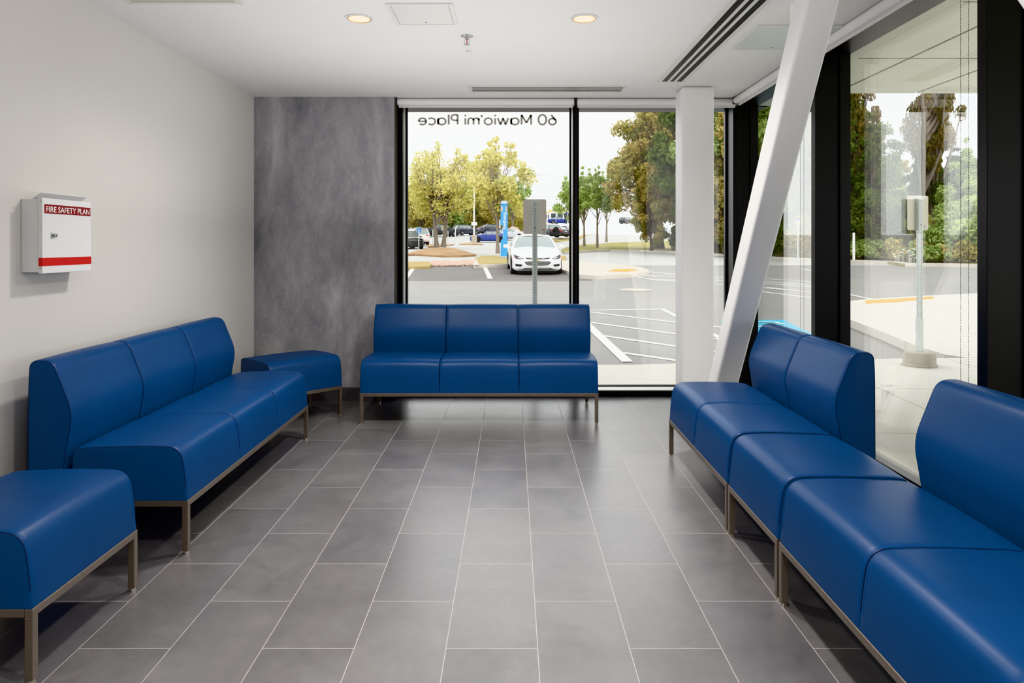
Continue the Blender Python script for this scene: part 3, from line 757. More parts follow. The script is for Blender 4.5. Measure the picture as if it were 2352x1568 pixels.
def patch(name, poly, mat, off, thick=.16, kind='structure', label=None, cat=None, parent=None, rough=0, smooth=None):
    """a ground-hugging slab: polygon of (x, d), top at terrain + off"""
    mb = MB(); b = mb.b
    f = b.faces.new([b.verts.new((x, d, 0)) for x, d in poly])
    for d, z in TERR[1:-1]:
        bmesh.ops.bisect_plane(b, geom=b.verts[:] + b.edges[:] + b.faces[:], plane_co=(0, d, 0), plane_no=(0, 1, 0))
    if rough:
        for k in range(1, 40):
            lo = min(p[1] for p in poly); hi = max(p[1] for p in poly)
            bmesh.ops.bisect_plane(b, geom=b.verts[:] + b.edges[:] + b.faces[:], plane_co=(0, lo + (hi - lo) * k / 40, 0), plane_no=(0, 1, 0))
    bmesh.ops.triangulate(b, faces=b.faces[:])
    for v in b.verts: v.co.z = terr(v.co.y) + off
    if thick:
        e = bmesh.ops.extrude_face_region(b, geom=b.faces[:])
        for v in e['geom']:
            if isinstance(v, bmesh.types.BMVert): v.co.z -= thick
    o = mb.build(name, mat, parent)
    return tag(o, label, cat, None, kind)
def ribbon(mb, pts, w, off):
    for (x0, d0), (x1, d1) in zip(pts, pts[1:]):
        t = Vector((x1 - x0, d1 - d0)).normalized(); n = Vector((-t.y, t.x)) * w / 2
        k = max(1, int(abs(d1 - d0) / 2))
        for i in range(k):
            a = Vector((x0, d0)).lerp(Vector((x1, d1)), i / k); c = Vector((x0, d0)).lerp(Vector((x1, d1)), (i + 1) / k)
            mb.quad(*[(p.x, p.y, terr(p.y) + off) for p in (a - n, c - n, c + n, a + n)])
    return mb
def line_px(mb, pts, w, off=.006): return ribbon(mb, [g(*p) for p in pts], w, off)

# pavement round the building and the kerbed peninsula
struct(MB().prism([(-12, 6.505), (-12, 7.42), (1.3, 7.6), (4.6, 8.03), (5.3, 8.05), (40, 8.05), (40, -11), (2.33, -11), (2.33, 6.505)], lambda u, v, w: (u, v, w), -.3, -.001).build('pavement', M['pave']), 'pale concrete pavement along the building', 'pavement')
KE = .13
pen = [g(1951, 733, KE), g(2030, 763, KE), g(2110, 796, KE), g(2170, 814, KE), g(2222, 822, KE)]
far = [g(2352, 668, KE), g(2237, 674, KE), g(2100, 680, KE), g(1990, 687, KE), g(1930, 693, KE), g(1905, 703, KE), g(1915, 717, KE)]
patch('pavement_peninsula', pen + [(14, 8.06), (26, 8.06), (26, far[0][1])] + far, M['pave'], KE, .4, label='raised concrete pavement with kerb beyond the signpost', cat='pavement')
patch('tactile_strip', [g(1988, 697, KE), g(2060, 694, KE), g(2146, 685, KE), g(2140, 682, KE), g(2060, 687, KE), g(1988, 691, KE)], M['paint_y'], KE + .012, .012, kind='thing', label='yellow tactile warning strip on the kerbed pavement', cat='paving strip')
isl = [(1288, 618), (1335, 631), (1375, 633), (1420, 631), (1462, 628), (1484, 624), (1492, 620.5), (1470, 613), (1435, 608), (1390, 604), (1333, 600), (1288, 598)]
patch('traffic_island', [g(x, y, .13) for x, y in isl], M['kerb'], .13, .3, label='white kerbed concrete island beyond the white car', cat='traffic island')
patch('tactile_strip', [g(1396, 623, .13), g(1440, 624, .13), g(1466, 621, .13), g(1450, 618, .13), g(1410, 619, .13)], M['paint_y'], .142, .012, kind='thing', label='faded yellow tactile strip on the white traffic island', cat='paving strip')

# far kerb of the road and the verge behind it
kb = [(1296, 584), (1340, 580), (1400, 577.5), (1470, 578), (1560, 582), (1650, 588), (1720, 592), (1790, 596.5), (1870, 600.5), (1960, 604), (2040, 606.5), (2080, 612), (2150, 612.5), (2237, 615), (2352, 619)]
kp = [g(x, y) for x, y in kb]
vg = kp + [(46, 25), (60, 40), (60, 62)] + [g(1560, 553), g(1500, 556), g(1450, 557.5), g(1400, 560), g(1330, 565), g(1300, 571), g(1290, 577)]
patch('verge', [(x, d + .12) for x, d in vg], M['grass'], .12, .3, kind='stuff', label='grass verge along the far side of the road', cat='grass')
mb = MB()
for i in range(len(kp) - 1):
    (x0, d0), (x1, d1) = kp[i], kp[i + 1]
    t = Vector((x1 - x0, d1 - d0)).normalized(); n = Vector((-t.y, t.x)) * .2
    A = [(x0, d0), (x1, d1), (x1 + n.x, d1 + n.y), (x0 + n.x, d0 + n.y)]
    mb.b.faces.new([mb.b.verts.new((x, d, terr(d) + .15)) for x, d in A]); mb.quad((x0, d0, terr(d0) - .05), (x1, d1, terr(d1) - .05), (x1, d1, terr(d1) + .15), (x0, d0, terr(d0) + .15))
struct(mb.build('kerb', M['kerb']), 'pale concrete kerb on the far side of the road', 'kerb')
# islands of the upper parking lot
patch('grass_strip', [g(x, y, .1) for x, y in [(900, 613), (986, 611.5), (998, 603), (985, 600.5), (950, 600.5), (900, 600)]], M['grass_dry'], .1, .2, kind='stuff', label='dry grass beside the pink rubble', cat='grass')
patch('grass_strip', [g(x, y, .12) for x, y in [(1092, 607), (1170, 604), (1300, 603), (1300, 588), (1160, 587), (1110, 587), (1088, 593)]], M['grass_dry'], .12, .25, kind='stuff', label='dry grass island around the thin tree and emergency tower', cat='grass')
kq = [g(x, y, .1) for x, y in [(1078, 594), (1086, 600), (1088, 610.5), (1170, 608), (1300, 605.5)]]
mb = MB()
for (x0, d0), (x1, d1) in zip(kq, kq[1:]):
    t = Vector((x1 - x0, d1 - d0)).normalized(); n = Vector((-t.y, t.x)) * .22
    mb.b.faces.new([mb.b.verts.new((x, d, terr(d) + .14)) for x, d in [(x0, d0), (x1, d1), (x1 + n.x, d1 + n.y), (x0 + n.x, d0 + n.y)]])
    mb.quad((x0, d0, terr(d0) - .05), (x1, d1, terr(d1) - .05), (x1, d1, terr(d1) + .14), (x0, d0, terr(d0) + .14))
struct(mb.build('kerb', M['kerb']), 'kerb of the grass island by the white car', 'kerb')
patch('mulch_bed', [g(x, y, .12) for x, y in [(990, 585), (1020, 586.5), (1060, 586), (1094, 584), (1075, 578), (1055, 572.5), (1040, 569), (1010, 568), (985, 570), (960, 575), (940, 580), (900, 582), (900, 586), (950, 583)]], M['mulch'], .12, .25, kind='stuff', label='brown mulch bed under the forked tree', cat='mulch')
patch('mulch_bed', [g(x, y, .12) for x, y in [(984, 566), (1005, 565.3), (1043, 560.6), (1022, 559.4), (992, 560.4), (980, 562.5)]], M['mulch'], .12, .25, kind='stuff', label='narrow brown mulch bed with sign posts behind the forked tree', cat='mulch')
patch('mulch_bed', [g(x, y, .1) for x, y in [(1054, 560.3), (1110, 561), (1105, 558.8), (1066, 558)]], M['mulch'], .1, .2, kind='stuff', label='small brown mulch bed by the white lamp post', cat='mulch')
patch('grass_strip', [g(x, y, .1) for x, y in [(1262, 555), (1310, 551), (1330, 549), (1420, 537), (1418, 534), (1390, 536), (1330, 544), (1262, 550)]], M['grass_dry'], .1, .2, kind='stuff', label='yellow grass strip below the far parked cars', cat='grass')
# painted marks
def marks(name, lines, mat, label, w=.11, off=.006):
    mb = MB()
    for l in lines: line_px(mb, l, w, off)
    return tag(mb.build(name, mat), label, 'road marking', None, 'structure')
marks('road_marking', [[(951.5, 612.5), (928, 644)]], M['paint_w'], 'white parking bay line at the far left', .16)
marks('road_marking', [[(1113, 612.5), (1126, 640)]], M['paint_w'], 'white parking bay line beside the white car', .16)
marks('road_marking', [[(1290, 714), (1525, 710.3)], [(1520, 709.5), (1680, 790)], [(1300, 728), (1355, 717), (1555, 741), (1700, 757)][1:], [(1300, 735), (1357, 741), (1555, 768), (1690, 785)][1:], [(1383, 771.5), (1555, 796.5), (1640, 809)], [(1430, 811), (1555, 829), (1590, 834)]], M['paint_w'], 'white hatched no-parking lines outside the back window', .095)
marks('road_marking', [[(1300, 700), (1441, 832)]], M['paint_w'], 'thick white edge line of the hatched bay', .14, .009)
marks('road_marking', [[(1422, 630), (1560, 636), (1690, 641), (1870, 656)], [(1422, 630), (1505, 643), (1690, 656), (1870, 671)], [(1490, 624), (1560, 631), (1690, 637), (1860, 646)], [(1505, 642), (1690, 646), (1870, 660)], [(1690, 663), (1862, 684)], [(1900, 666), (2010, 689)], [(1760, 660), (1862, 671)], [(1840, 617), (1865, 622), (1940, 634)]], M['paint_w'], 'thin white lines across the road bend', .10)
patch('painted_bay', [g(x, y) for x, y in [(1654, 738), (1700, 735.5), (1800, 735), (1870, 770), (1870, 800), (1720, 800)]], M['paint_b'], .005, 0, kind='structure', label='blue painted accessible bay', cat='road marking')
marks('road_marking', [[(1690, 739), (1780, 741), (1800, 746)], [(1690, 750), (1800, 752)]], M['paint_w'], 'white lines inside the blue bay', .08, .012)
marks('road_marking', [[(975, 603), (1034, 604)], [(925, 586), (967, 586.5)]], M['paint_b'], 'faded blue paint beyond the rubble', .35)
tag(MB().lathe([(.0, .012), (.36, .012), (.37, .01), (.42, .01), (.43, .0)], (*g(1460, 665.5), terr(g(1460, 665.5)[1])), 32).build('manhole_cover', M['kerb']), 'round manhole cover in the asphalt', 'manhole cover')

# pink rubble, boulder
rnd = random.Random(5)
def rock(mb, c, r, rn):
    v0 = len(mb.b.verts); q = bmesh.ops.create_icosphere(mb.b, subdivisions=2, radius=r)
    s = Vector((rn.uniform(.8, 1.3), rn.uniform(.7, 1.1), rn.uniform(.5, .8))); ph = [rn.uniform(0, 6) for _ in range(3)]
    for v in q['verts']:
        k = 1 + .16 * math.sin(v.co.x / r * 3 + ph[0]) + .13 * math.sin(v.co.y / r * 4 + ph[1]) + .1 * math.sin(v.co.z / r * 5 + ph[2])
        v.co = Vector(c) + Vector((v.co.x * s.x, v.co.y * s.y, v.co.z * s.z)) * k
mb = MB()
for i in range(230):
    x = rnd.uniform(994, 1087); y = rnd.uniform(604.5, 612) - (1 if x > 1060 else 0); X, d = g(x, y); rock(mb, (X, d, terr(d) + .05), rnd.uniform(.07, .16), rnd)
tag(mb.build('rubble', M['rock'], None, 30), 'pale pink rubble strip at the edge of the asphalt', 'rubble', None, 'stuff')
mb = MB(); d = 101.5; rock(mb, (x_at(1183, d), d, z_at(533.5, d)), .95, random.Random(11))
tag(mb.build('boulder', M['rock'], None, 25), 'large pink boulder above the white car roof', 'boulder')

# ------------------------------------------------------------------ sign posts
def perforated(mb, r, z0, z1):
    w = .028
    mb.prism([(-w, -.012), (-.010, -.012), (-.010, .004), (.010, .004), (.010, -.012), (w, -.012), (w, -.008), (.014, -.008), (.014, .008), (-.014, .008), (-.014, -.008), (-w, -.008)], lambda u, v, t: (u, v, t), z0, z1)
def sign(label, X, d, rz, mat, z_top, ws, hs, foot):
    t = thing('sign_post', label, 'sign', (X, d, 0), rz)
    zb = .15 if foot else 0
    mb = MB(); mb.box((-.025, -.020, zb), (.025, .020, z_top - .02), .003)
    mb.build('post', M['galv'], t)
    if foot: MB().box((-.031, -.026, zb), (.031, .026, .52), .003).build('sleeve', M['galv'], t)
    mb = MB()
    k = int((z_top - .1 - zb) / .0254)
    for i in range(k):
        z = zb + .05 + i * .0254
        mb.prism([(.0045 * math.cos(a), .0045 * math.sin(a)) for a in [2 * PI * j / 8 for j in range(8)]], lambda u, v, w, z=z: (u, w, z + v), -.0212, -.0206)
        mb.prism([(.0045 * math.cos(a), .0045 * math.sin(a)) for a in [2 * PI * j / 8 for j in range(8)]], lambda u, v, w, z=z: (w, u, z + v), -.0262, -.0256)
    mb.build('punched_hole', M['dark'], t)['kind'] = 'stuff'
    pl = rounded_profile([(-ws / 2, z_top - hs, .02), (ws / 2, z_top - hs, .02), (ws / 2, z_top, .02), (-ws / 2, z_top, .02)], 5)
    p = MB().prism(pl, lambda u, v, w: (u, w, v), .021, .025).build('sign_plate', mat, t)
    q = MB().prism(rounded_profile([(.072, z_top - hs + .008, .006), (.108, z_top - hs + .008, .006), (.108, z_top - hs + .055, .006), (.072, z_top - hs + .055, .006)], 3), lambda u, v, w: (u, w, v), .0195, .0208).build('sticker', M['sticker'], p)
    mb = MB()
    for a, b in ((.077, .034), (.090, .034), (.098, .030), (.083, .042)): mb.box((a, .019, z_top - hs + b - .004), (a + .006, .0196, z_top - hs + b + .004))
    mb.box((.075, .019, z_top - hs + .048), (.105, .0196, z_top - hs + .051)).box((.075, .019, z_top - hs + .014), (.105, .0196, z_top - hs + .016))
    mb.build('sticker_print', M['dark'], p)
    mb = MB()
    for z in (z_top - .06, z_top - hs + .06): mb.cyl((0, -.028, z), (0, .03, z), .006, seg=8)
    mb.build('bolt', M['steel'], t)
    if foot:
        MB().lathe([(0, 0), (.175, 0), (.175, .015), (.160, .03), (.158, .125), (.145, .148), (.03, .15), (0, .15)], (0, 0, 0), 36).build('concrete_foot', M['cast'], t, 40)
    return t
sign('grey-backed sign on a punched steel post outside the back window', x_at(1228.5, 6.95), 6.95, 0, M['sign_back'], z_at(457, 6.95), .232, .35, True)
sign('pale-backed sign on a punched post with round concrete foot, outside the right window', x_at(2112, 7.55), 7.55, .25, M['sign_pale'], z_at(449, 7.55), .275, .375, True)

def post_sign(label, px, d, y_top, y_bot, wpx, plate, face, posts=1, y_base=None):
    X, _, z = base(px, d); zt, zb = z_at(y_top, d), z_at(y_bot, d); w = wpx * d / F
    t = thing('street_sign', label, 'sign', (X, d, z))
    MB().cyl((0, .03, 0), (0, .03, zt - z), .035, seg=8).build('post', M['galv'], t)
    MB().box((-w / 2, -.02, zb - z), (w / 2, 0, zt - z), .01).build('sign_plate', plate, t)
    if face: face(t, w, zb - z, zt - z)
    return t
def wheelchair(t, w, zb, zt):
    h = zt - zb; mb = MB(); y = -.03; cx, cz = -w * .02, zb + h * .45; r = w * .2
    mb.tube([(cx + r * math.cos(a), y, cz - r * .3 + r * math.sin(a)) for a in [math.radians(110 + 250 * i / 14) for i in range(15)]], w * .035, 6)
    mb.tube([(cx - r * .2, y, cz + r * 1.3), (cx - r * .1, y, cz + r * .2), (cx + r * .8, y, cz + r * .15), (cx + r * 1.15, y, cz - r)], w * .045, 6)
    mb.tube([(cx - r * .15, y, cz + r * .75), (cx + r * .6, y, cz + r * .7)], w * .035, 6)
    mb.lathe([(0, -w * .07), (w * .07, 0), (0, w * .07)], (cx - r * .25, y, cz + r * 1.75), 10)
    mb.box((-w * .36, y, zb + h * .84), (w * .36, y + .01, zb + h * .93)).box((-w * .36, y, zb + h * .08), (w * .36, y + .01, zb + h * .15))
    mb.build('wheelchair_symbol', M['white_ink'], t)
post_sign('blue accessible parking sign with white wheelchair symbol, far left of the lot', 962, 58.2, 521.5, 536, 9.5, M['sign_blue'], wheelchair)
post_sign('two-tone blue sign on posts just behind the forked tree', 998, 68, 518, 528, 6, M['sign_blue'], None)
post_sign('grey sign back on posts right of the forked tree', 1018, 68, 517, 529, 9, M['sign_pale'], None)
post_sign('green street name sign high against the sky', 1277, 145, 479, 481.5, 13, M['sign_green'], None)
post_sign('small bus stop sign seen in the corner right window', 1833, 36, 501, 515, 10, M['sign_pale'], lambda t, w, zb, zt: MB().box((-w / 2, -.03, zt - .1), (w / 2, -.02, zt)).build('sign_header', M['sign_blue'], t))
for i, px in enumerate((994, 1003, 1029)):
    X, d, z = base(px, 69); tag(MB().cyl((X, d, z), (X, d, z_at(527 if i < 2 else 530, 69)), .045, seg=8).build('steel_post', M['galv']), ['left slim grey post behind the forked tree', 'middle slim grey post behind the forked tree', 'slim grey post right of the forked tree'][i], 'post', 'slim posts behind the forked tree')
X, d, z = base(1046, 78); tag(MB().cyl((X, d, z), (X, d, z_at(523, 78)), .05, seg=8).build('steel_post', M['galv']), 'slim grey post in front of the blue car nose', 'post')
# white marker post with a brown box, in the right window
X, d = g(1961, 598, .12); z = terr(d) + .125
t = thing('marker_post', 'white marker post on the verge in the right window', 'post', (X, d, z)); MB().box((-.055, -.03, 0), (.055, .03, z_at(534, d) - z), .02).build('post', M['steel_white'], t)
X2, d2 = g(1950, 594, .12); t = thing('utility_box', 'low brown box with pale lid beside the white marker post', 'box', (X2, d2 + .3, terr(d2) + .14))
MB().box((-.35, -.2, 0), (.12, .2, .5), .02).build('box_body', M['bark_dark'], t); MB().box((-.38, -.23, .5), (.15, .23, .56), .02).build('lid', M['kerb'], t)

# ------------------------------------------------------------------ emergency tower
def tower():
    d = 37.0; X, _, z = base(1157, d); z += .13; s = d / F
    t = thing('emergency_tower', 'tall blue emergency phone tower lettered Emergency beside the white car', 'emergency phone', (X, d, z))
    def zz(y): return z_at(y, d) - z
    def xx(x): return (x - 1157) * s
    pl = [(xx(1150), zz(468)), (xx(1165.8), zz(468)), (xx(1165.8), zz(552)), (xx(1160), zz(560)), (xx(1153.5), zz(575)), (xx(1152), zz(598)), (xx(1149.5), zz(598)), (xx(1150.5), zz(552)), (xx(1154), zz(549.5)), (xx(1155.5), zz(545)), (xx(1155.5), zz(517)), (xx(1150), zz(517))]
    MB().prism(pl, lambda u, v, w: (u, w, v), -.12, .12).build('tower_body', M['tower_blue'], t)
    MB().prism(rounded_profile([(xx(1150), zz(598), 0), (xx(1166), zz(598), 0), (xx(1165.5), zz(550), 0), (xx(1156), zz(551), 0), (xx(1152), zz(560), .05)], 3), lambda u, v, w: (u, w, v), -.10, .14).build('tower_foot', M['tower_blue'], t)
    MB().lathe([(0, zz(461)), (.15, zz(461.5)), (.185, zz(464)), (.19, zz(468.5)), (0, zz(468.5))], (xx(1158), 0, 0), 20).build('beacon_lens', M['lens_blue'], t, 40)
    MB().box((xx(1149.8), -.15, zz(469)), (xx(1166), .15, zz(466.6)), .02).build('beacon_collar', M['sign_blue'], t)
    for a, b in ((1150.6, 1155), (1161, 1165.2)): MB().box((xx(a), -.126, zz(485.5)), (xx(b), -.118, zz(474))).build('speaker_slot', M['cast'], t)
    MB().box((xx(1146.6), -.06, zz(524)), (xx(1150), .10, zz(505)), .02).build('side_box', M['galv'], t)
    MB().box((xx(1154.8), -.11, zz(549)), (xx(1156.2), .0, zz(517))).build('phone_plate', M['sign_back'], t)
    vs, fs = text_mesh('Emergency', 7.0 * s * 1.0, .012); wm = max(v[0] for v in vs); k = (zz(488.5) - zz(527)) / wm
    me = place_text('tower_text', vs, fs, lambda u, v: (xx(1157.2) + v, -.123, zz(488.5) - u * k), M['white_ink'], t)
    MB().lathe([(0, 0), (.25, 0), (.25, .06), (0, .06)], (xx(1157), 0, 0), 16).build('base_plate', M['kerb'], t)
tower()

# ------------------------------------------------------------------ lamp posts and cables
def lamp_post(label, px, d, y_top, heads, mat, pier=None):
    X, _, z = base(px, d); zt = z_at(y_top, d) - z
    t = thing('lamp_post', label, 'lamp post', (X, d, z))
    MB().cyl((0, 0, 0), (0, 0, zt), .11, .07, 10).build('pole', mat, t)
    for hx in heads:
        w = hx * d / F; MB().box((min(w, w * .4), -.12, zt - .02), (max(w, w * .4), .12, zt + .12), .03).tube([(0, 0, zt), (w * .5, 0, zt + .03)], .04, 6).build('lamp_head', M['galv'], t)
    if pier: MB().lathe([(0, 0), (.32, 0), (.32, pier), (.26, pier + .06), (0, pier + .06)], (0, 0, 0), 14).build('concrete_pier', M['cast'], t, 40)
    return t
lp = lamp_post('white parking lot lamp post on a concrete pier left of the blue car', 1089, 82, 376, (-18, 16), M['steel_white'], 1.0)
MB().box((-.32, -.2, 1.55), (.35, .1, 1.95), .03).build('control_box', M['car_white'], lp).location.z = .6
lamp_post('distant grey street lamp with a single head beside the window mullion', 1304, 120, 395, (-13,), M['galv'])
for i, (ya, yb) in enumerate(((389, 401), (397, 404), (424, 431), (447, 450), (466, 470), (462, 463))):
    dc = 160 + i * 1.2; pts = [(x_at(x, dc), dc, z_at(ya + (yb - ya) * (x - 1160) / 150 + 2.5 * math.sin(PI * (x - 1060) / 400), dc)) for x in range(1060, 1480, 30)]
    tag(MB().tube(pts, .035, 4).build('overhead_cable', M['wire']), ['topmost', 'second from top', 'third from top', 'fourth from top', 'second lowest', 'lowest'][i] + ' overhead cable crossing the sky above the far road', 'cable', 'overhead cables')
# ------------------------------------------------------------------ vehicles (nose towards -Y, origin on the ground at mid length)
def lerp_tab(tab, t):
    """piecewise Catmull-Rom through rows (t, a, b, c, ...)"""
    n = len(tab)
    for i in range(n - 1):
        if t <= tab[i + 1][0] or i == n - 2:
            p1, p2 = tab[i], tab[i + 1]; p0 = tab[i - 1] if i else p1; p3 = tab[i + 2] if i + 2 < n else p2
            u = min(1, max(0, (t - p1[0]) / (p2[0] - p1[0]))); out = []
            for k in range(1, len(p1)):
                m1 = (p2[k] - p0[k]) / max(1e-6, p2[0] - p0[0]) * (p2[0] - p1[0]); m2 = (p3[k] - p1[k]) / max(1e-6, p3[0] - p1[0]) * (p2[0] - p1[0])
                h = (2 * u ** 3 - 3 * u ** 2 + 1) * p1[k] + (u ** 3 - 2 * u ** 2 + u) * m1 + (-2 * u ** 3 + 3 * u ** 2) * p2[k] + (u ** 3 - u ** 2) * m2
                out.append(h)
            return out
SPEC = {
 # body rows: (y, half width, z bottom, z shoulder, z top centre)
 'sedan': dict(L=4.9, body=[(-2.45, .62, .30, .60, .68), (-2.38, .74, .23, .66, .76), (-2.2, .86, .20, .74, .85), (-1.6, .915, .19, .86, .96), (-.95, .925, .19, .93, 1.03), (0, .925, .19, .96, 1.02), (1.3, .925, .19, .97, 1.04), (1.9, .90, .20, .96, 1.07), (2.3, .84, .26, .90, 1.03), (2.45, .72, .36, .80, .95)],
   cab=dict(base=(-1.08, 1.98), roof=(-.28, .98), zb=.95, zr=1.46, wb=.83, wr=.60), pil=[.36], ax=(-1.46, 1.37), wr=.335),
 'suv': dict(L=4.65, body=[(-2.32, .64, .36, .74, .84), (-2.24, .78, .28, .80, .94), (-2.05, .88, .25, .88, 1.02), (-1.4, .92, .25, 1.0, 1.12), (-.85, .93, .25, 1.04, 1.14), (0, .93, .25, 1.06, 1.1), (1.3, .93, .25, 1.08, 1.1), (1.9, .91, .26, 1.08, 1.1), (2.2, .86, .32, 1.05, 1.08), (2.32, .78, .42, .95, 1.0)],
   cab=dict(base=(-.98, 2.26), roof=(-.22, 1.82), zb=1.05, zr=1.68, wb=.85, wr=.66), pil=[.3, 1.2], ax=(-1.38, 1.32), wr=.36),
 'pickup': dict(L=5.9, body=[(-2.95, .80, .50, .98, 1.08), (-2.85, .92, .40, 1.04, 1.14), (-2.6, .98, .38, 1.12, 1.20), (-1.9, 1.0, .38, 1.18, 1.26), (-1.3, 1.0, .38, 1.22, 1.28), (0, 1.0, .38, 1.24, 1.26), (1.0, 1.0, .38, 1.26, 1.28), (2.0, 1.0, .40, 1.28, 1.30), (2.8, .99, .44, 1.28, 1.30), (2.95, .94, .52, 1.22, 1.24)],
   cab=dict(base=(-1.42, 1.02), roof=(-.66, .78), zb=1.22, zr=1.92, wb=.90, wr=.72), pil=[.05], ax=(-1.95, 1.85), wr=.42),
}
def car(label, kind, paint, loc, rz, detail=False, group=None, name='car', rim='rim', glass='car_glass', spare=False):
    S = SPEC[kind]; L = S['L']; t = thing(name, label, 'car' if name != 'pickup_truck' else 'truck', loc, rz, group)
    mb = MB(); rings = []; N = 56 if detail else 30
    ys = [S['body'][0][0] + (S['body'][-1][0] - S['body'][0][0]) * (.5 - .5 * math.cos(PI * i / N)) for i in range(N + 1)]
    for y in ys:
        w, zb, zs, zt = lerp_tab(S['body'], y)
        half = [(0, zb), (w * .86, zb), (w * .97, zb + .05), (w, zb + .22 * (zs - zb)), (w * .985, zb + .5 * (zs - zb)), (w, zb + .80 * (zs - zb)), (w * .985, zs - .03), (w * .93, zs + .03 * (zt > zs)), (w * .74, zs + .62 * (zt - zs)), (w * .42, zs + .92 * (zt - zs)), (0, zt)]
        ring = [(x, z) for x, z in half] + [(-x, z) for x, z in half[-2:0:-1]]
        rings.append([mb.b.verts.new((x, y, z)) for x, z in ring])
    n = len(rings[0])
    for A, B in zip(rings, rings[1:]):
        for i in range(n): mb.b.faces.new((A[i], A[(i + 1) % n], B[(i + 1) % n], B[i]))
    mb.b.faces.new(rings[0]); mb.b.faces.new(rings[-1])
    bmesh.ops.recalc_face_normals(mb.b, faces=mb.b.faces[:]); bv = BVHTree.FromBMesh(mb.b)
    body = mb.build('body', M[paint], t, 50)
    # cabin
    c = S['cab']; b0, b1 = c['base']; r0, r1 = c['roof']; zb, zr, wb, wr = c['zb'] - .03, c['zr'], c['wb'] + .04, c['wr']
    def P(u, v, side):            # side window surface: u along 0..1 (base to base), v 0..1 up
        y = (b0 + (b1 - b0) * u) * (1 - v) + (r0 + (r1 - r0) * u) * v
        return Vector((side * (wb + (wr - wb) * v + .03 * math.sin(PI * v)), y, zb + (zr - .04 - zb) * v))
    for side in (-1, 1):
        cuts = [0.0] + [(p - b0) / (b1 - b0) for p in S['pil']] + [1.0]
        for a, e in zip(cuts, cuts[1:]):
            m2 = MB(); a2, e2 = a + (.05 if a == 0 else .012), e - (.07 if e == 1 else .012)
            gr = [[m2.b.verts.new(P(a2 + (e2 - a2) * i / 4, .04 + .86 * j / 4, side)) for j in range(5)] for i in range(5)]
            for i in range(4):
                for j in range(4): m2.b.faces.new((gr[i][j], gr[i + 1][j], gr[i + 1][j + 1], gr[i][j + 1]))
            m2.build('side_window', M[glass if not detail else 'car_glass_dark'], t, 180)
    def end_glass(nm, yb, yr, sg):
        m2 = MB(); gr = []
        for i in range(9):
            s = -1 + 2 * i / 8; row = []
            for j in range(5):
                v = .04 + .90 * j / 4; w = (wb - .05) * (1 - v) + (wr - .04) * v
                row.append(m2.b.verts.new((s * w, yb + (yr - yb) * v + sg * .10 * s * s * (1 - v * .4), zb + (zr - .02 - zb) * v + .02 * math.sin(PI * v))))
            gr.append(row)
        for i in range(8):
            for j in range(4): m2.b.faces.new((gr[i][j], gr[i + 1][j], gr[i + 1][j + 1], gr[i][j + 1]))
        return m2.build(nm, M[glass], t, 180)
    end_glass('windshield', b0 - .02, r0, 1); end_glass('rear_window', b1 + .02, r1, -1)
    m2 = MB(); gr = []
    for i in range(9):
        s = -1 + 2 * i / 8; row = []
        for j in range(9):
            v = j / 8; y = r0 - .06 + (r1 - r0 + .12) * v; row.append(m2.b.verts.new((s * (wr + .005), y + .05 * s * s * (1 - 2 * v), zr - .075 * s ** 4 - .05 * (2 * v - 1) ** 2 + .02)))
        gr.append(row)
    for i in range(8):
        for j in range(8): m2.b.faces.new((gr[i][j], gr[i + 1][j], gr[i + 1][j + 1], gr[i][j + 1]))
    for s in (-1, 1):
        for (ya, yb_) in ((b0, r0 - .02), (b1, r1 + .02)):
            sg = 1 if ya == b0 else -1
            m2.tube([(s * (wb - .01), ya + sg * .09, zb), (s * ((wb + wr) / 2 + .005), (ya + yb_) / 2 + sg * .08, (zb + zr) / 2 + .01), (s * wr, yb_ + sg * .06, zr - .05)], [.05, .042, .045], 8)
        m2.tube([(s * wr, r0 + .04, zr - .05), (s * (wr + .012), (r0 + r1) / 2, zr - .035), (s * wr, r1 - .04, zr - .05)], .035, 8)
        for p in S['pil']:
            u = (p - b0) / (b1 - b0); m2.tube([P(u, 0, s), P(u, .5, s), P(u, 1, s)], .022, 6)
    m2.build('roof', M[paint], t, 60)
    MB().box((-wb + .12, b0 + .35, zb - .1), (wb - .12, b1 - .35, zb + .02)).box((-wb + .2, b0 + .9, zb), (-.12, b0 + 1.1, zb + .32), .05).box((.12, b0 + .9, zb), (wb - .2, b0 + 1.1, zb + .32), .05).build('interior', M['dark'], t)
    # wheels and arches
    R = S['wr']; wmax = max(r[1] for r in S['body'])
    wheel0 = None
    for y in S['ax']:
        for s in (-1, 1):
            w = lerp_tab(S['body'], y)[0]
            MB().cyl((s * (w - .30), y, R + .03), (s * (w + .006), y, R + .03), R * 1.16, seg=28).build('wheel_arch', M['dark'], t, 40)
            ty = MB().lathe([(R * .66, -.115), (R * .92, -.115), (R, -.08), (R, .08), (R * .92, .115), (R * .66, .115)], (0, 0, 0), 28).build('tyre', M['tyre'], t, 40)
            ty.matrix_local = Matrix.Translation((s * (w - .095), y, R)) @ Matrix.Rotation(PI / 2 * s, 4, 'Y')
            m3 = MB().lathe([(R * .67, .07), (R * .62, .112), (R * .56, .09), (R * .55, .02), (0, .02)], (0, 0, 0), 28)
            for k in range(5):
                m3.box((R * .05, -R * .09, .03), (R * .60, R * .09, .105), .01, mat=Matrix.Rotation(2 * PI * k / 5, 4, 'Z'))
            m3.cyl((0, 0, .02), (0, 0, .11), R * .15, seg=14)
            m3.build('rim', M[rim], ty, 40)
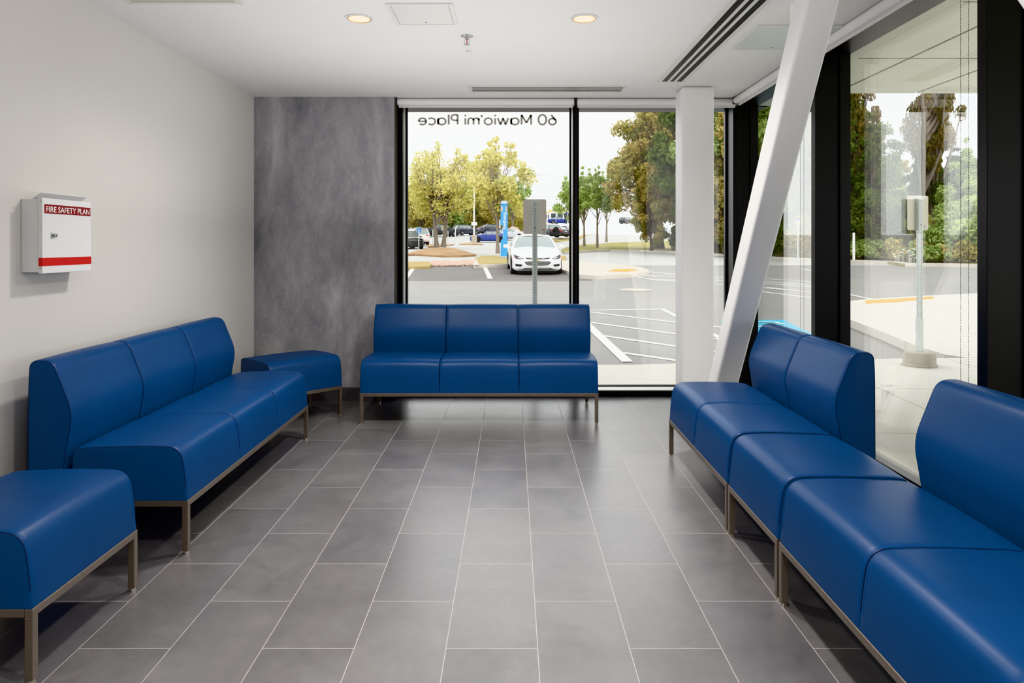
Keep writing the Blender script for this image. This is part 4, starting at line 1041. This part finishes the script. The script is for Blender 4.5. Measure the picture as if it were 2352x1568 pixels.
    # mirrors
    for s in (-1, 1):
        y = b0 + .62; w = lerp_tab(S['body'], y)[0]
        MB().box((s * w - .02 * s - .02, y - .02, c['zb'] + .0), (s * w + .12 * s + .02, y + .04, c['zb'] + .05), .015).box((min(s * (w + .06), s * (w + .25)), y - .04, c['zb'] + .01), (max(s * (w + .06), s * (w + .25)), y + .08, c['zb'] + .15), .045, 3).build('mirror', M[paint], t, 40)
    # patches projected on to the nose and tail
    def patch_on(nm, poly, mat, front=True, off=.008, par=None, step=.05):
        b = bmesh.new(); b.faces.new([b.verts.new((x, 0, z)) for x, z in poly])
        xa = min(p[0] for p in poly); xb = max(p[0] for p in poly)
        for k in range(1, int((xb - xa) / step)):
            bmesh.ops.bisect_plane(b, geom=b.verts[:] + b.edges[:] + b.faces[:], plane_co=(xa + step * k, 0, 0), plane_no=(1, 0, 0))
        za = min(p[1] for p in poly); zc = max(p[1] for p in poly)
        for k in range(1, int((zc - za) / .03)):
            bmesh.ops.bisect_plane(b, geom=b.verts[:] + b.edges[:] + b.faces[:], plane_co=(0, 0, za + .03 * k), plane_no=(0, 0, 1))
        bmesh.ops.triangulate(b, faces=b.faces[:])
        for v in b.verts:
            o_ = Vector((v.co.x, -6 if front else 6, v.co.z)); h = bv.ray_cast(o_, Vector((0, 1 if front else -1, 0)))
            y = h[0].y if h[0] else (-L / 2 + .5 if front else L / 2 - .5); v.co.y = y - off if front else y + off
        m4 = MB(); m4.b.free(); m4.b = b; return m4.build(nm, M[mat], par or t, 180)
    mir = lambda pl: [(-x, z) for x, z in pl][::-1]
    if kind == 'sedan' and detail:
        for pl in ([(.50, .66), (.60, .70), (.80, .775), (.855, .80), (.845, .69), (.78, .645), (.62, .63)],):
            for q in (pl, mir(pl)):
                hl = patch_on('headlight', q, 'light', off=.016, step=.03)
                sg = 1 if q is pl else -1
                mk = [(.795, .70), (.845, .715), (.845, .685), (.80, .675)]
                patch_on('marker_lens', mk if sg > 0 else mir(mk), 'amber', off=.024, par=hl, step=.02)
                mk = [(.55, .67), (.72, .715), (.70, .665), (.60, .65)]
                patch_on('lamp_reflector', mk if sg > 0 else mir(mk), 'chrome', off=.022, par=hl, step=.02)
        gu = patch_on('upper_grille', [(-.47, .685), (-.40, .645), (-.2, .625), (.2, .625), (.40, .645), (.47, .685), (.2, .672), (-.2, .672)], 'dark')
        patch_on('grille_bar', [(-.40, .662), (-.2, .645), (.2, .645), (.40, .662), (.2, .655), (-.2, .655)], 'chrome', off=.016, par=gu)
        gm = patch_on('main_grille', [(-.47, .525), (-.38, .545), (.38, .545), (.47, .525), (.44, .47), (.36, .415), (.2, .392), (-.2, .392), (-.36, .415), (-.44, .47)], 'dark')
        for z, w in ((.512, .44), (.477, .42), (.442, .37), (.41, .27)): patch_on('grille_bar', [(-w, z + .006), (w, z + .006), (w, z - .008), (-w, z - .008)], 'chrome', off=.018, par=gm)
        patch_on('grille_rim', [(-.48, .53), (-.38, .553), (.38, .553), (.48, .53), (.38, .543), (-.38, .543)], 'chrome', off=.017, par=gm)
        e = [(-.085, .563), (-.095, .583), (-.032, .583), (-.026, .595), (.036, .595), (.032, .583), (.095, .583), (.085, .563), (.026, .563), (.020, .551), (-.042, .551), (-.036, .563)]
        patch_on('emblem', e, 'gold', off=.02, step=.03)
        for pl in ([(.56, .44), (.80, .46), (.80, .40), (.78, .37), (.60, .37), (.56, .40)],):
            for q in (pl, mir(pl)): patch_on('fog_recess', q, 'dark', step=.03)
        lo = patch_on('lower_grille', [(-.56, .275), (-.42, .325), (.42, .325), (.56, .275)], 'dark')
        patch_on('chrome_lip', [(-.78, .30), (-.58, .268), (.58, .268), (.78, .30), (.56, .256), (-.56, .256)], 'chrome', off=.014)
        patch_on('chin', [(-.70, .255), (.70, .255), (.66, .20), (-.66, .20)], 'dark', off=.03)
        MB().box((-.70, -2.28, .12), (.70, -1.2, .22), .03).build('undertray', M['dark'], t)
        for s in (-1, 1):
            MB().tube([(s * .926, -1.0, .50), (s * .93, -.98, .90)], .006, 4).tube([(s * .93, .34, .32), (s * .932, .36, .95)], .006, 4).tube([(s * .93, -.95, .33), (s * .934, 1.0, .31)], .012, 4).build('door_seam', M['sign_pale'], t)
        m5 = MB()
        for x0, x1 in ((-.55, -.02), (.05, .60)): m5.tube([(x0, b0 + .03, zb + .06), ((x0 + x1) / 2, b0 + .045, zb + .08), (x1, b0 + .02, zb + .062)], .012, 5)
        m5.build('wiper', M['dark'], t)
        MB().lathe([(.16, 0), (.185, .012), (.19, 0), (.185, -.012), (.16, 0)], (.36, b0 + .75, zb + .1), 20).build('steering_wheel', M['dark'], t)
    else:
        z0 = S['body'][1][3]
        for pl in ([(.42, z0 - .06), (.60, z0 - .02), (.74, z0 + .02), (.74, z0 - .10), (.45, z0 - .12)],):
            for q in (pl, mir(pl)): patch_on('headlight', q, 'light', step=.06)
        g0 = S['body'][0][2]
        patch_on('grille', [(-.38, z0 - .08), (.38, z0 - .08), (.34, z0 - .30), (-.34, z0 - .30)], 'dark', step=.1)
        zt_ = S['body'][-2][3]
        for pl in ([(.46, zt_ - .02), (.78, zt_ - .02), (.78, zt_ - .16), (.50, zt_ - .14)],):
            for q in (pl, mir(pl)): patch_on('tail_light', q, 'tail', False, step=.06)
        patch_on('number_plate', [(-.2, zt_ - .08), (.2, zt_ - .08), (.2, zt_ - .2), (-.2, zt_ - .2)], 'sticker', False, step=.2)
        MB().box((-wmax * .8, -L / 2 + .1, S['body'][4][2] - .06), (wmax * .8, L / 2 - .2, S['body'][4][2] + .04)).build('underbody', M['dark'], t)
        if spare:
            sp = MB().lathe([(0, -.1), (.2, -.12), (.36, -.1), (.38, 0), (.36, .1), (0, .1)], (0, 0, 0), 20).build('spare_wheel', M['tyre'], t, 40)
            sp.matrix_local = Matrix.Translation((0, L / 2 + .1, 1.0)) @ Matrix.Rotation(PI / 2, 4, 'X')
    return t
def at(px, ybase, d): return (x_at(px, d), d, z_at(ybase, d))
# the white sedan in the near bay
wc = at(1231, 626.5, 28.0); wc = (x_at(1223.5, 27.3), 27.3, terr(26.6) - .03)
def on_slope(o, d0, d1): o.rotation_euler.x = math.atan2(terr(d1) - terr(d0), d1 - d0)
c = car('white sedan parked facing the window behind the signpost', 'sedan', 'car_white', wc, math.radians(2.6), True); on_slope(c, 26, 30)
PG = 'cars of the far parking rows'
car('black pickup truck in the far row behind the forked tree', 'pickup', 'car_black', at(1012, 543, 107), math.radians(128), name='pickup_truck', glass='car_glass_dark')
car('dark grey hatch-backed car to the right of the black pickup', 'suv', 'car_grey', at(1071, 540, 113), math.radians(126), group=PG)
car('dark grey sedan on the bank above the blue sedan', 'sedan', 'car_grey', at(1130, 536, 110), math.radians(118), group=PG)
car('blue sedan behind the thin tree trunk', 'sedan', 'car_blue', at(1123, 556, 90), math.radians(-84), group=PG, rim='rim_dark')
car('silver sedan half hidden between the emergency tower and the white car', 'sedan', 'car_silver', at(1175, 549, 96), math.radians(70), group=PG)
car('black car with bright headlamps at the far left window edge', 'suv', 'car_black', at(937, 572, 63), math.radians(24), group=PG)
car('white car seen from behind under the blue accessible sign', 'suv', 'car_white', at(960, 561.5, 74), math.radians(196), group=PG)
car('black car with a spare wheel on its tail, right of the sign plate', 'suv', 'car_black', at(1257, 545, 92), math.radians(205), group=PG, spare=True)
car('black sedan seen from behind with red lamps, beside the mullion', 'sedan', 'car_black', at(1279, 544, 98), math.radians(207), group=PG)
car('dark sedan cut off by the window mullion', 'sedan', 'car_grey', at(1300, 542, 101), math.radians(207), group=PG)
car('small blue car on the far road below the buses', 'sedan', 'car_blue', at(1284, 513.5, 150), math.radians(90), group='vehicles on the far road')
car('dark car at the top of the rising road beside the big tree', 'suv', 'car_black', at(1441, 514, 170), math.radians(30), group='vehicles on the far road', glass='car_glass_dark')
def bus(label, px, d, yb, w, h, face):
    X, _, z = at(px, yb, d); t = thing('bus', label, 'bus', (X, d, z))
    MB().box((-w / 2, -1.2, .35), (w / 2, 1.2, h), .15, 3).build('body', M['car_white'], t, 40)
    MB().box((-w / 2 - .02, -1.22, h - .55), (w / 2 + .02, 1.22, h - .1), .1).build('roof_band', M['bus_yellow'], t, 40)
    for k in range(face): a = -w / 2 + .4 + (w - .6) * k / face; MB().box((a, -1.24, 1.3), (a + (w - .6) / face - .25, -1.18, 2.3), .04).build('side_window', M['car_glass_dark'], t)
    for a in (-w * .32, w * .32): MB().cyl((a, -1.22, .45), (a, -.9, .45), .45, seg=18).build('wheel', M['tyre'], t, 40)
bus('white bus with yellow roof band beyond the sign plate', 1257, 165, 515, 6.5, 3.1, 4); bus('white and yellow bus beside the window mullion in the distance', 1286, 160, 513, 5.0, 3.2, 3)
Xn, dn, zn = at(1308, 520, 130); t = thing('banner_sign', 'dark blue banner board on posts beside the mullion', 'sign', (Xn, dn, zn))
MB().box((-.9, -.05, .7), (.9, .05, 2.6)).build('board', simple('navy_board', (44, 62, 112), .5), t)
for a in (-.85, .85): MB().box((a - .05, -.05, -.2), (a + .05, .05, 2.6)).build('post', M['galv'], t)
Xb, db, zb_ = at(1440, 590, 300)

# ------------------------------------------------------------------ trees
def tree_parts(seed, H, R, th, nleaf, ls, blobs=16, squash=1.0, forks=1, tr=.16, droop=0.0, lean=(0, 0), br=(.30, .46), shell=.55, plume=0):
    rn = np.random.RandomState(seed); r2 = random.Random(seed)
    zc = th + (H - th) * .5; hz = (H - th) * .5
    cen, rad = [], []
    for k in range(blobs):
        for _ in range(50):
            p = rn.uniform(-1, 1, 3)
            if .2 < np.linalg.norm(p) < 1: break
        rr = R * r2.uniform(*br) * (.8 if p[2] > .5 else 1)
        taper = 1 - .35 * max(0, p[2]) - .12 * max(0, -p[2])
        cen.append(Vector((p[0] * (R - rr * .7) * taper + lean[0] * (p[2] + 1) * .5, p[1] * (R - rr * .7) * taper + lean[1] * (p[2] + 1) * .5, zc + p[2] * (hz - rr * .6)))); rad.append(rr)
    for k in range(plume):        # spiky leader shoots at the top of the crown
        a = r2.uniform(0, 6.28); q = R * r2.uniform(.05, .75)
        for j in range(3):
            cen.append(Vector((q * math.cos(a) * (1 - .06 * j), q * math.sin(a) * (1 - .06 * j), H - (q / R) ** 2 * hz * .7 - hz * .28 + j * hz * .19))); rad.append(R * (.16 - .035 * j))
    blobs = len(cen)
    mb = MB()
    for f in range(forks):
        a = 2 * PI * f / max(1, forks) + .4; off = Vector((math.cos(a), math.sin(a), 0)) * (tr * 1.2 if forks > 1 else 0)
        top = Vector((lean[0] * .6, lean[1] * .6, th + (H - th) * .55)) + off * (3 if forks > 1 else 0)
        base_ = off; mid = base_.lerp(top, .45) + Vector((r2.uniform(-.1, .1), r2.uniform(-.1, .1), 0)) * H * .06
        pts = [base_ * (1 - s) ** 2 + mid * 2 * s * (1 - s) + top * s * s for s in [i / 8 for i in range(9)]]; pts[0].z = 0.0
        mb.tube(pts, [tr * (1.25 if i == 0 else 1) * (1 - .085 * i) / (forks ** .5) for i in range(9)], 9)
        for k in range(f, blobs, forks):
            s = r2.uniform(.35, .95); st = base_ * (1 - s) ** 2 + mid * 2 * s * (1 - s) + top * s * s
            en = cen[k]; md = st.lerp(en, .55) + Vector((0, 0, -abs(en.z - st.z) * .15))
            bp = [st * (1 - q) ** 2 + md * 2 * q * (1 - q) + en * q * q for q in [i / 5 for i in range(6)]]
            mb.tube(bp, [tr * .38 * (1 - .16 * i) for i in range(6)], 5)
    tb = bpy.data.meshes.new('trunk'); bmesh.ops.recalc_face_normals(mb.b, faces=mb.b.faces[:]); mb.b.to_mesh(tb); mb.b.free()
    w = np.array(rad) ** 2; w /= w.sum(); idx = rn.choice(blobs, nleaf, p=w)
    c = np.array([tuple(v) for v in cen])[idx]; rr = np.array(rad)[idx]
    dv = rn.normal(size=(nleaf, 3)); dv[:, 2] += .25; dv /= np.linalg.norm(dv, axis=1)[:, None]
    p = c + dv * (rr * (shell + (1.05 - shell) * rn.rand(nleaf) ** .7))[:, None] * np.array([1, 1, squash])
    p[:, 2] -= droop * rn.rand(nleaf) * rr
    nn = dv * .7 + rn.normal(size=(nleaf, 3)) * .55; nn /= np.linalg.norm(nn, axis=1)[:, None]
    a = np.cross(nn, rn.normal(size=(nleaf, 3))); a /= np.linalg.norm(a, axis=1)[:, None]; b = np.cross(nn, a)
    s = ls * (.6 + .8 * rn.rand(nleaf)); p[:, 2] = np.maximum(p[:, 2], s + .12)
    V = np.stack([p - a * s[:, None], p + b * (s * .5)[:, None] + nn * (s * .12)[:, None], p + a * s[:, None], p - b * (s * .5)[:, None] + nn * (s * .12)[:, None]], 1).reshape(-1, 3)
    me = bpy.data.meshes.new('crown'); me.vertices.add(4 * nleaf); me.loops.add(4 * nleaf); me.polygons.add(nleaf)
    me.vertices.foreach_set('co', V.ravel()); me.loops.foreach_set('vertex_index', np.arange(4 * nleaf, dtype=np.int32))
    me.polygons.foreach_set('loop_start', np.arange(0, 4 * nleaf, 4, dtype=np.int32)); me.polygons.foreach_set('loop_total', np.full(nleaf, 4, dtype=np.int32))
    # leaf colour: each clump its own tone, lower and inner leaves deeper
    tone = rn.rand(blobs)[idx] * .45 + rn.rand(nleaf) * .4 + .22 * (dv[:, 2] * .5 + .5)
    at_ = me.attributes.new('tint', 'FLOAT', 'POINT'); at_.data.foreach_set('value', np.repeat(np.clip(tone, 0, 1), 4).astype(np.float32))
    me.update(); me.validate(); return tb, me
TP = {}
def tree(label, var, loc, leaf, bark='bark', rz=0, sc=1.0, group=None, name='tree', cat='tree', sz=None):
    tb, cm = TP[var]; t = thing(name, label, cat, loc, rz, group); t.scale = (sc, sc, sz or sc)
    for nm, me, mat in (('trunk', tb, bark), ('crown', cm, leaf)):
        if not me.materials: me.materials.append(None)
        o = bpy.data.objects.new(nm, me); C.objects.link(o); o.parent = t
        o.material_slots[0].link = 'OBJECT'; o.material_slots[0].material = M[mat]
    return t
TP['maple'] = tree_parts(3, 8.9, 4.3, 2.0, 9500, .145, 46, .9, 2, .30, .2, br=(.15, .27), shell=.2, plume=7)
TP['young'] = tree_parts(8, 6.9, 2.7, 1.7, 5200, .125, 30, .95, 1, .12, .1, br=(.16, .28), shell=.2, plume=5)
TP['young2'] = tree_parts(21, 7.2, 1.75, 2.3, 4200, .13, 24, .9, 1, .13, br=(.2, .34), shell=.25, plume=2)
TP['linden'] = tree_parts(5, 15.2, 5.2, .6, 30000, .165, 90, .75, 1, .45, .3, br=(.13, .25), shell=.35, plume=5)
TP['wood'] = tree_parts(14, 12.5, 3.6, 1.2, 14000, .165, 50, .85, 1, .26, .3, br=(.15, .27), shell=.3, plume=4)
TP['wood2'] = tree_parts(33, 10.5, 3.2, .5, 12000, .16, 44, .9, 1, .22, .3, (1.0, 0), br=(.15, .28), shell=.3, plume=3)
TP['leaner'] = tree_parts(40, 12.6, 3.4, 3.6, 8500, .16, 40, .8, 2, .62, .2, (2.4, 0), br=(.15, .27), shell=.25, plume=3)
TP['bush'] = tree_parts(51, 2.4, 1.6, .1, 3200, .09, 20, .9, 3, .05, br=(.22, .36), shell=.3)
TP['hedge'] = tree_parts(61, 8.0, 5.5, .2, 9000, .24, 34, .9, 3, .14, br=(.18, .32), shell=.4, plume=4)
TP['weed'] = tree_parts(71, .9, .55, .05, 420, .09, 7, 1.1, 3, .012)
def T(label, var, px, d, leaf, **k):
    X, _, z = base(px, d); return tree(label, var, (X, d, z + k.pop('up', .15)), leaf, **k)
T('yellow-green forked tree on the mulch bed at the left of the lot', 'maple', 1011, 63, 'leaf_yellow', rz=.3)
T('yellow-green slim-trunked tree beside the blue emergency tower', 'young', 1143, 43.6, 'leaf_yellow', rz=1.2)
T('bright green young tree nearest the window mullion', 'young2', 1342, 66, 'leaf_lime', rz=.5)
T('bright green young tree in the middle of the three on the verge', 'young2', 1372, 60, 'leaf_lime', rz=2.1, sc=.93)
T('bright green young tree, third from the mullion on the verge', 'young2', 1393, 84, 'leaf_lime', rz=4.0, sc=1.15)
T('green tree with a wide crown reaching left behind the mullion', 'young', 1318, 80, 'leaf_lime', rz=3.0, sc=1.1)
T('green tree partly behind the emergency tower and its neighbour', 'young', 1178, 106, 'leaf_lime', rz=5.0, sc=1.28)
T('huge olive-green tree with browning leaves left of the white column', 'linden', 1512, 57, 'leaf_olive', bark='bark_dark', rz=.7)
T('low pale olive tree in front of the huge olive tree', 'wood2', 1497, 50, 'leaf_olive', bark='bark_dark', rz=2.6, sc=.52)
T('drooping dark tree between column and huge olive tree', 'wood', 1555, 52, 'leaf_olive', bark='bark_dark', rz=1.0, sc=.78)
HG = 'yellow-green shrubs along the back of the lot'
for i, (px, d, sc, lf, lab) in enumerate([(925, 128, 1.15, 'leaf_yellow', 'tall yellow-green shrub at the far left edge of the window'), (968, 122, 1.1, 'leaf_gold', 'golden shrub behind the pickup bed'), (1010, 130, 1.3, 'leaf_yellow', 'yellow-green shrub behind the forked trunk'), (1050, 124, 1.1, 'leaf_lime', 'greener shrub behind the dark grey hatch-back'), (1092, 128, 1.15, 'leaf_yellow', 'yellow-green shrub behind the white lamp post'), (1130, 122, .95, 'leaf_gold', 'golden shrub behind the dark grey sedan'), (1165, 132, .9, 'leaf_yellow', 'yellow shrub behind the emergency tower'), (1205, 134, .62, 'leaf_yellow', 'low yellow shrub behind the boulder'), (1228, 138, .5, 'leaf_gold', 'lowest golden shrub beside the sign plate'), (990, 150, 1.6, 'leaf_dark', 'dark green tree top rising behind the yellow shrubs on the left'), (1090, 150, 1.5, 'leaf_dark', 'dark green tree top rising behind the shrubs near the lamp post')]):
    T(lab, 'hedge', px, d, lf, rz=i * 1.3, sc=sc, name='shrub', cat='shrub', group=HG, up=0)
WG = 'trees of the wood beyond the road'
wood = [(1590, 47, 'wood', 'leaf_dark', 1.0, 'dark tree hidden mostly behind the white column'), (1640, 46, 'wood', 'leaf_lime', .98, 'bright-topped tree just right of the white column'), (1668, 42, 'wood2', 'leaf_olive', .88, 'olive tree between the column and the corner post'), (1712, 44, 'wood', 'leaf_dark', 1.0, 'dark tree at the corner post'),
        (1748, 41, 'wood', 'leaf_lime', 1.0, 'leafy green tree left of the slanting brace'), (1770, 46, 'wood2', 'leaf_dark', 1.25, 'dark tree behind the slanting brace'), (1822, 45, 'wood2', 'leaf_gold', .95, 'golden-green tree right of the slanting brace'), (1860, 43, 'wood', 'leaf_dark', .80, 'dark tree at the edge of the wide mullion'), (1898, 38, 'wood', 'leaf_dark', (.6, 1.0), 'dark tree behind the wide mullion'),
        (1958, 37, 'wood', 'leaf_brown', (.5, 1.0), 'bronze-leaved tree nearest the wide mullion in the second right pane'), (1985, 35, 'wood2', 'leaf_dark', .66, 'low dark tree behind the white marker post'), (2032, 46, 'wood2', 'leaf_lime', .62, 'green tree in the middle of the second right pane'), (2062, 50, 'wood', 'leaf_gold', .54, 'golden tree left of the pale sign'), (2096, 42, 'wood2', 'leaf_dark', .54, 'dark green tree behind the pale sign'),
        (2166, 45, 'wood2', 'leaf_dark', .60, 'dark tree right of the leaning trunk'), (2196, 40, 'wood', 'leaf_dark', .47, 'dark rounded tree near the bead chains'), (2226, 36, 'wood2', 'leaf_lime', .56, 'pale green tree at the bead chains'), (2285, 40, 'wood', 'leaf_dark', .55, 'dark tree behind the last mullion'), (2335, 40, 'wood', 'leaf_olive', .6, 'olive tree behind the last mullion at the frame edge')]
for i, (px, d, var, lf, sc, lab) in enumerate(wood): T(lab, var, px, d, lf, bark='bark_dark', rz=i * 2.4, sc=sc[0] if isinstance(sc, tuple) else sc, sz=sc[1] if isinstance(sc, tuple) else sc, group=WG)
T('tall bronze tree with a leaning double trunk behind the pale sign', 'leaner', 2122, 40, 'leaf_brown', bark='bark', rz=.2, sc=.52, sz=1.0, group=WG)
# a second row closing the gaps low down
for i, (px, d, sc, lf, lab) in enumerate([(1600, 56, .8, 'leaf_dark', 'dark undergrowth tree behind the column'), (1690, 54, .85, 'leaf_dark', 'dark undergrowth tree at the corner'), (1790, 56, .85, 'leaf_olive', 'olive undergrowth tree right behind the brace'), (1930, 50, .8, 'leaf_dark', 'dark undergrowth tree at the second pane edge'), (2010, 56, .60, 'leaf_dark', 'shadowy tree deep in the wood, second pane'), (2110, 54, .5, 'leaf_gold', 'golden undergrowth tree deep behind the pale sign'), (2190, 54, .5, 'leaf_dark', 'shadowy tree deep in the wood by the chains'), (2262, 50, .6, 'leaf_dark', 'shadowy tree deep in the wood by the last mullion')]):
    T(lab, 'wood2', px, d, lf, bark='bark_dark', rz=i * 1.9, sc=sc, group=WG)
SG = 'bushes at the edge of the wood'
for i, (px, dd, sc, lf, lab) in enumerate([(1545, 3, .8, 'leaf_dark', 'low bush left of the column at the verge'), (1655, 3, 1.0, 'leaf_olive', 'olive bush right of the column'), (1760, 2.2, 1.0, 'leaf_dark', 'dark bush at the slanting brace'), (1800, 2.0, .9, 'leaf_dark', 'dark bush right of the brace'), (1850, 2.2, 1.0, 'leaf_olive', 'olive bush by the wide mullion'), (1960, 3.5, 1.3, 'leaf_dark', 'tall dark bush behind the marker post'), (2010, 3.2, 1.2, 'leaf_olive', 'olive bush with golden leaves left of the sign'), (2060, 3.5, .9, 'leaf_dark', 'dark bush left of the sign post'), (2130, 4, 1.0, 'leaf_gold', 'golden bush behind the sign post'), (2195, 3, 1.2, 'leaf_lime', 'pale green bush near the bead chains'), (2235, 2.5, 1.3, 'leaf_lime', 'pale green bush at the last mullion')]):
    yk = float(np.interp(px, [k[0] for k in kb], [k[1] for k in kb])); X, d = g(px, yk); d += dd; X = x_at(px, d)
    tree(lab, 'bush', (X, d, terr(d) + .14), lf, bark='bark_dark', rz=i * 1.1, sc=sc, group=SG, name='bush', cat='bush')
mbw = []
for i in range(46):
    px = 1955 + i * 6.3 + rnd.uniform(-3, 3); yk = float(np.interp(px, [k[0] for k in kb], [k[1] for k in kb])); X, d = g(px, yk); d += rnd.uniform(.9, 2.4); X = x_at(px, d)
    tree('leafy green weed at the edge of the road verge', 'weed', (X, d, terr(d) + .125), ['leaf_lime', 'leaf_gold', 'leaf_lime', 'leaf_olive'][i % 4], bark='bark_dark', rz=i * .7, sc=rnd.uniform(.6, 1.25), group='weeds along the verge', name='weed', cat='weed')
# white flower heads
mb = MB()
for i in range(26):
    px = rnd.choice([rnd.gauss(2072, 7), rnd.gauss(2098, 5), rnd.gauss(2110, 20)]); y = rnd.uniform(572, 596); d = 31; X = x_at(px, d)
    mb.lathe([(0, 0), (.07, .01), (.05, .03), (0, .035)], (X, d + rnd.uniform(-.3, .6), z_at(y, d)), 8)
    zf = z_at(y, d); mb.cyl((X, d + .2, terr(d) + .05), (X, d + .2, zf), .006, seg=4)
tag(mb.build('flowers', M['sticker']), 'small white wild flowers among the weeds behind the sign post', 'flowers', None, 'stuff')

# ------------------------------------------------------------------ sky and sun
w = bpy.data.worlds.new('overcast_sky'); bpy.context.scene.world = w; w.use_nodes = True
nt = w.node_tree; bg = nt.nodes['Background']; tc = nt.nodes.new('ShaderNodeTexCoord'); nz = nt.nodes.new('ShaderNodeTexNoise'); nz.inputs['Scale'].default_value = 2.2; nz.inputs['Detail'].default_value = 5
mp = nt.nodes.new('ShaderNodeMapping'); mp.inputs['Scale'].default_value = (1, 1, 3.5); nt.links.new(tc.outputs['Generated'], mp.inputs[0]); nt.links.new(mp.outputs[0], nz.inputs['Vector'])
rp = nt.nodes.new('ShaderNodeValToRGB'); rp.color_ramp.elements[0].position = .35; rp.color_ramp.elements[0].color = (.86, .87, .90, 1); rp.color_ramp.elements[1].position = .65; rp.color_ramp.elements[1].color = (1.0, .99, .98, 1)
nt.links.new(nz.outputs[0], rp.inputs[0]); nt.links.new(rp.outputs[0], bg.inputs[0]); bg.inputs[1].default_value = SKY
sl = bpy.data.lights.new('sun', 'SUN'); sl.energy = SUN; sl.angle = math.radians(25); sl.color = (1, .96, .9)
so = bpy.data.objects.new('sun', sl); C.objects.link(so); so.rotation_euler = (math.radians(38), math.radians(12), math.radians(20))
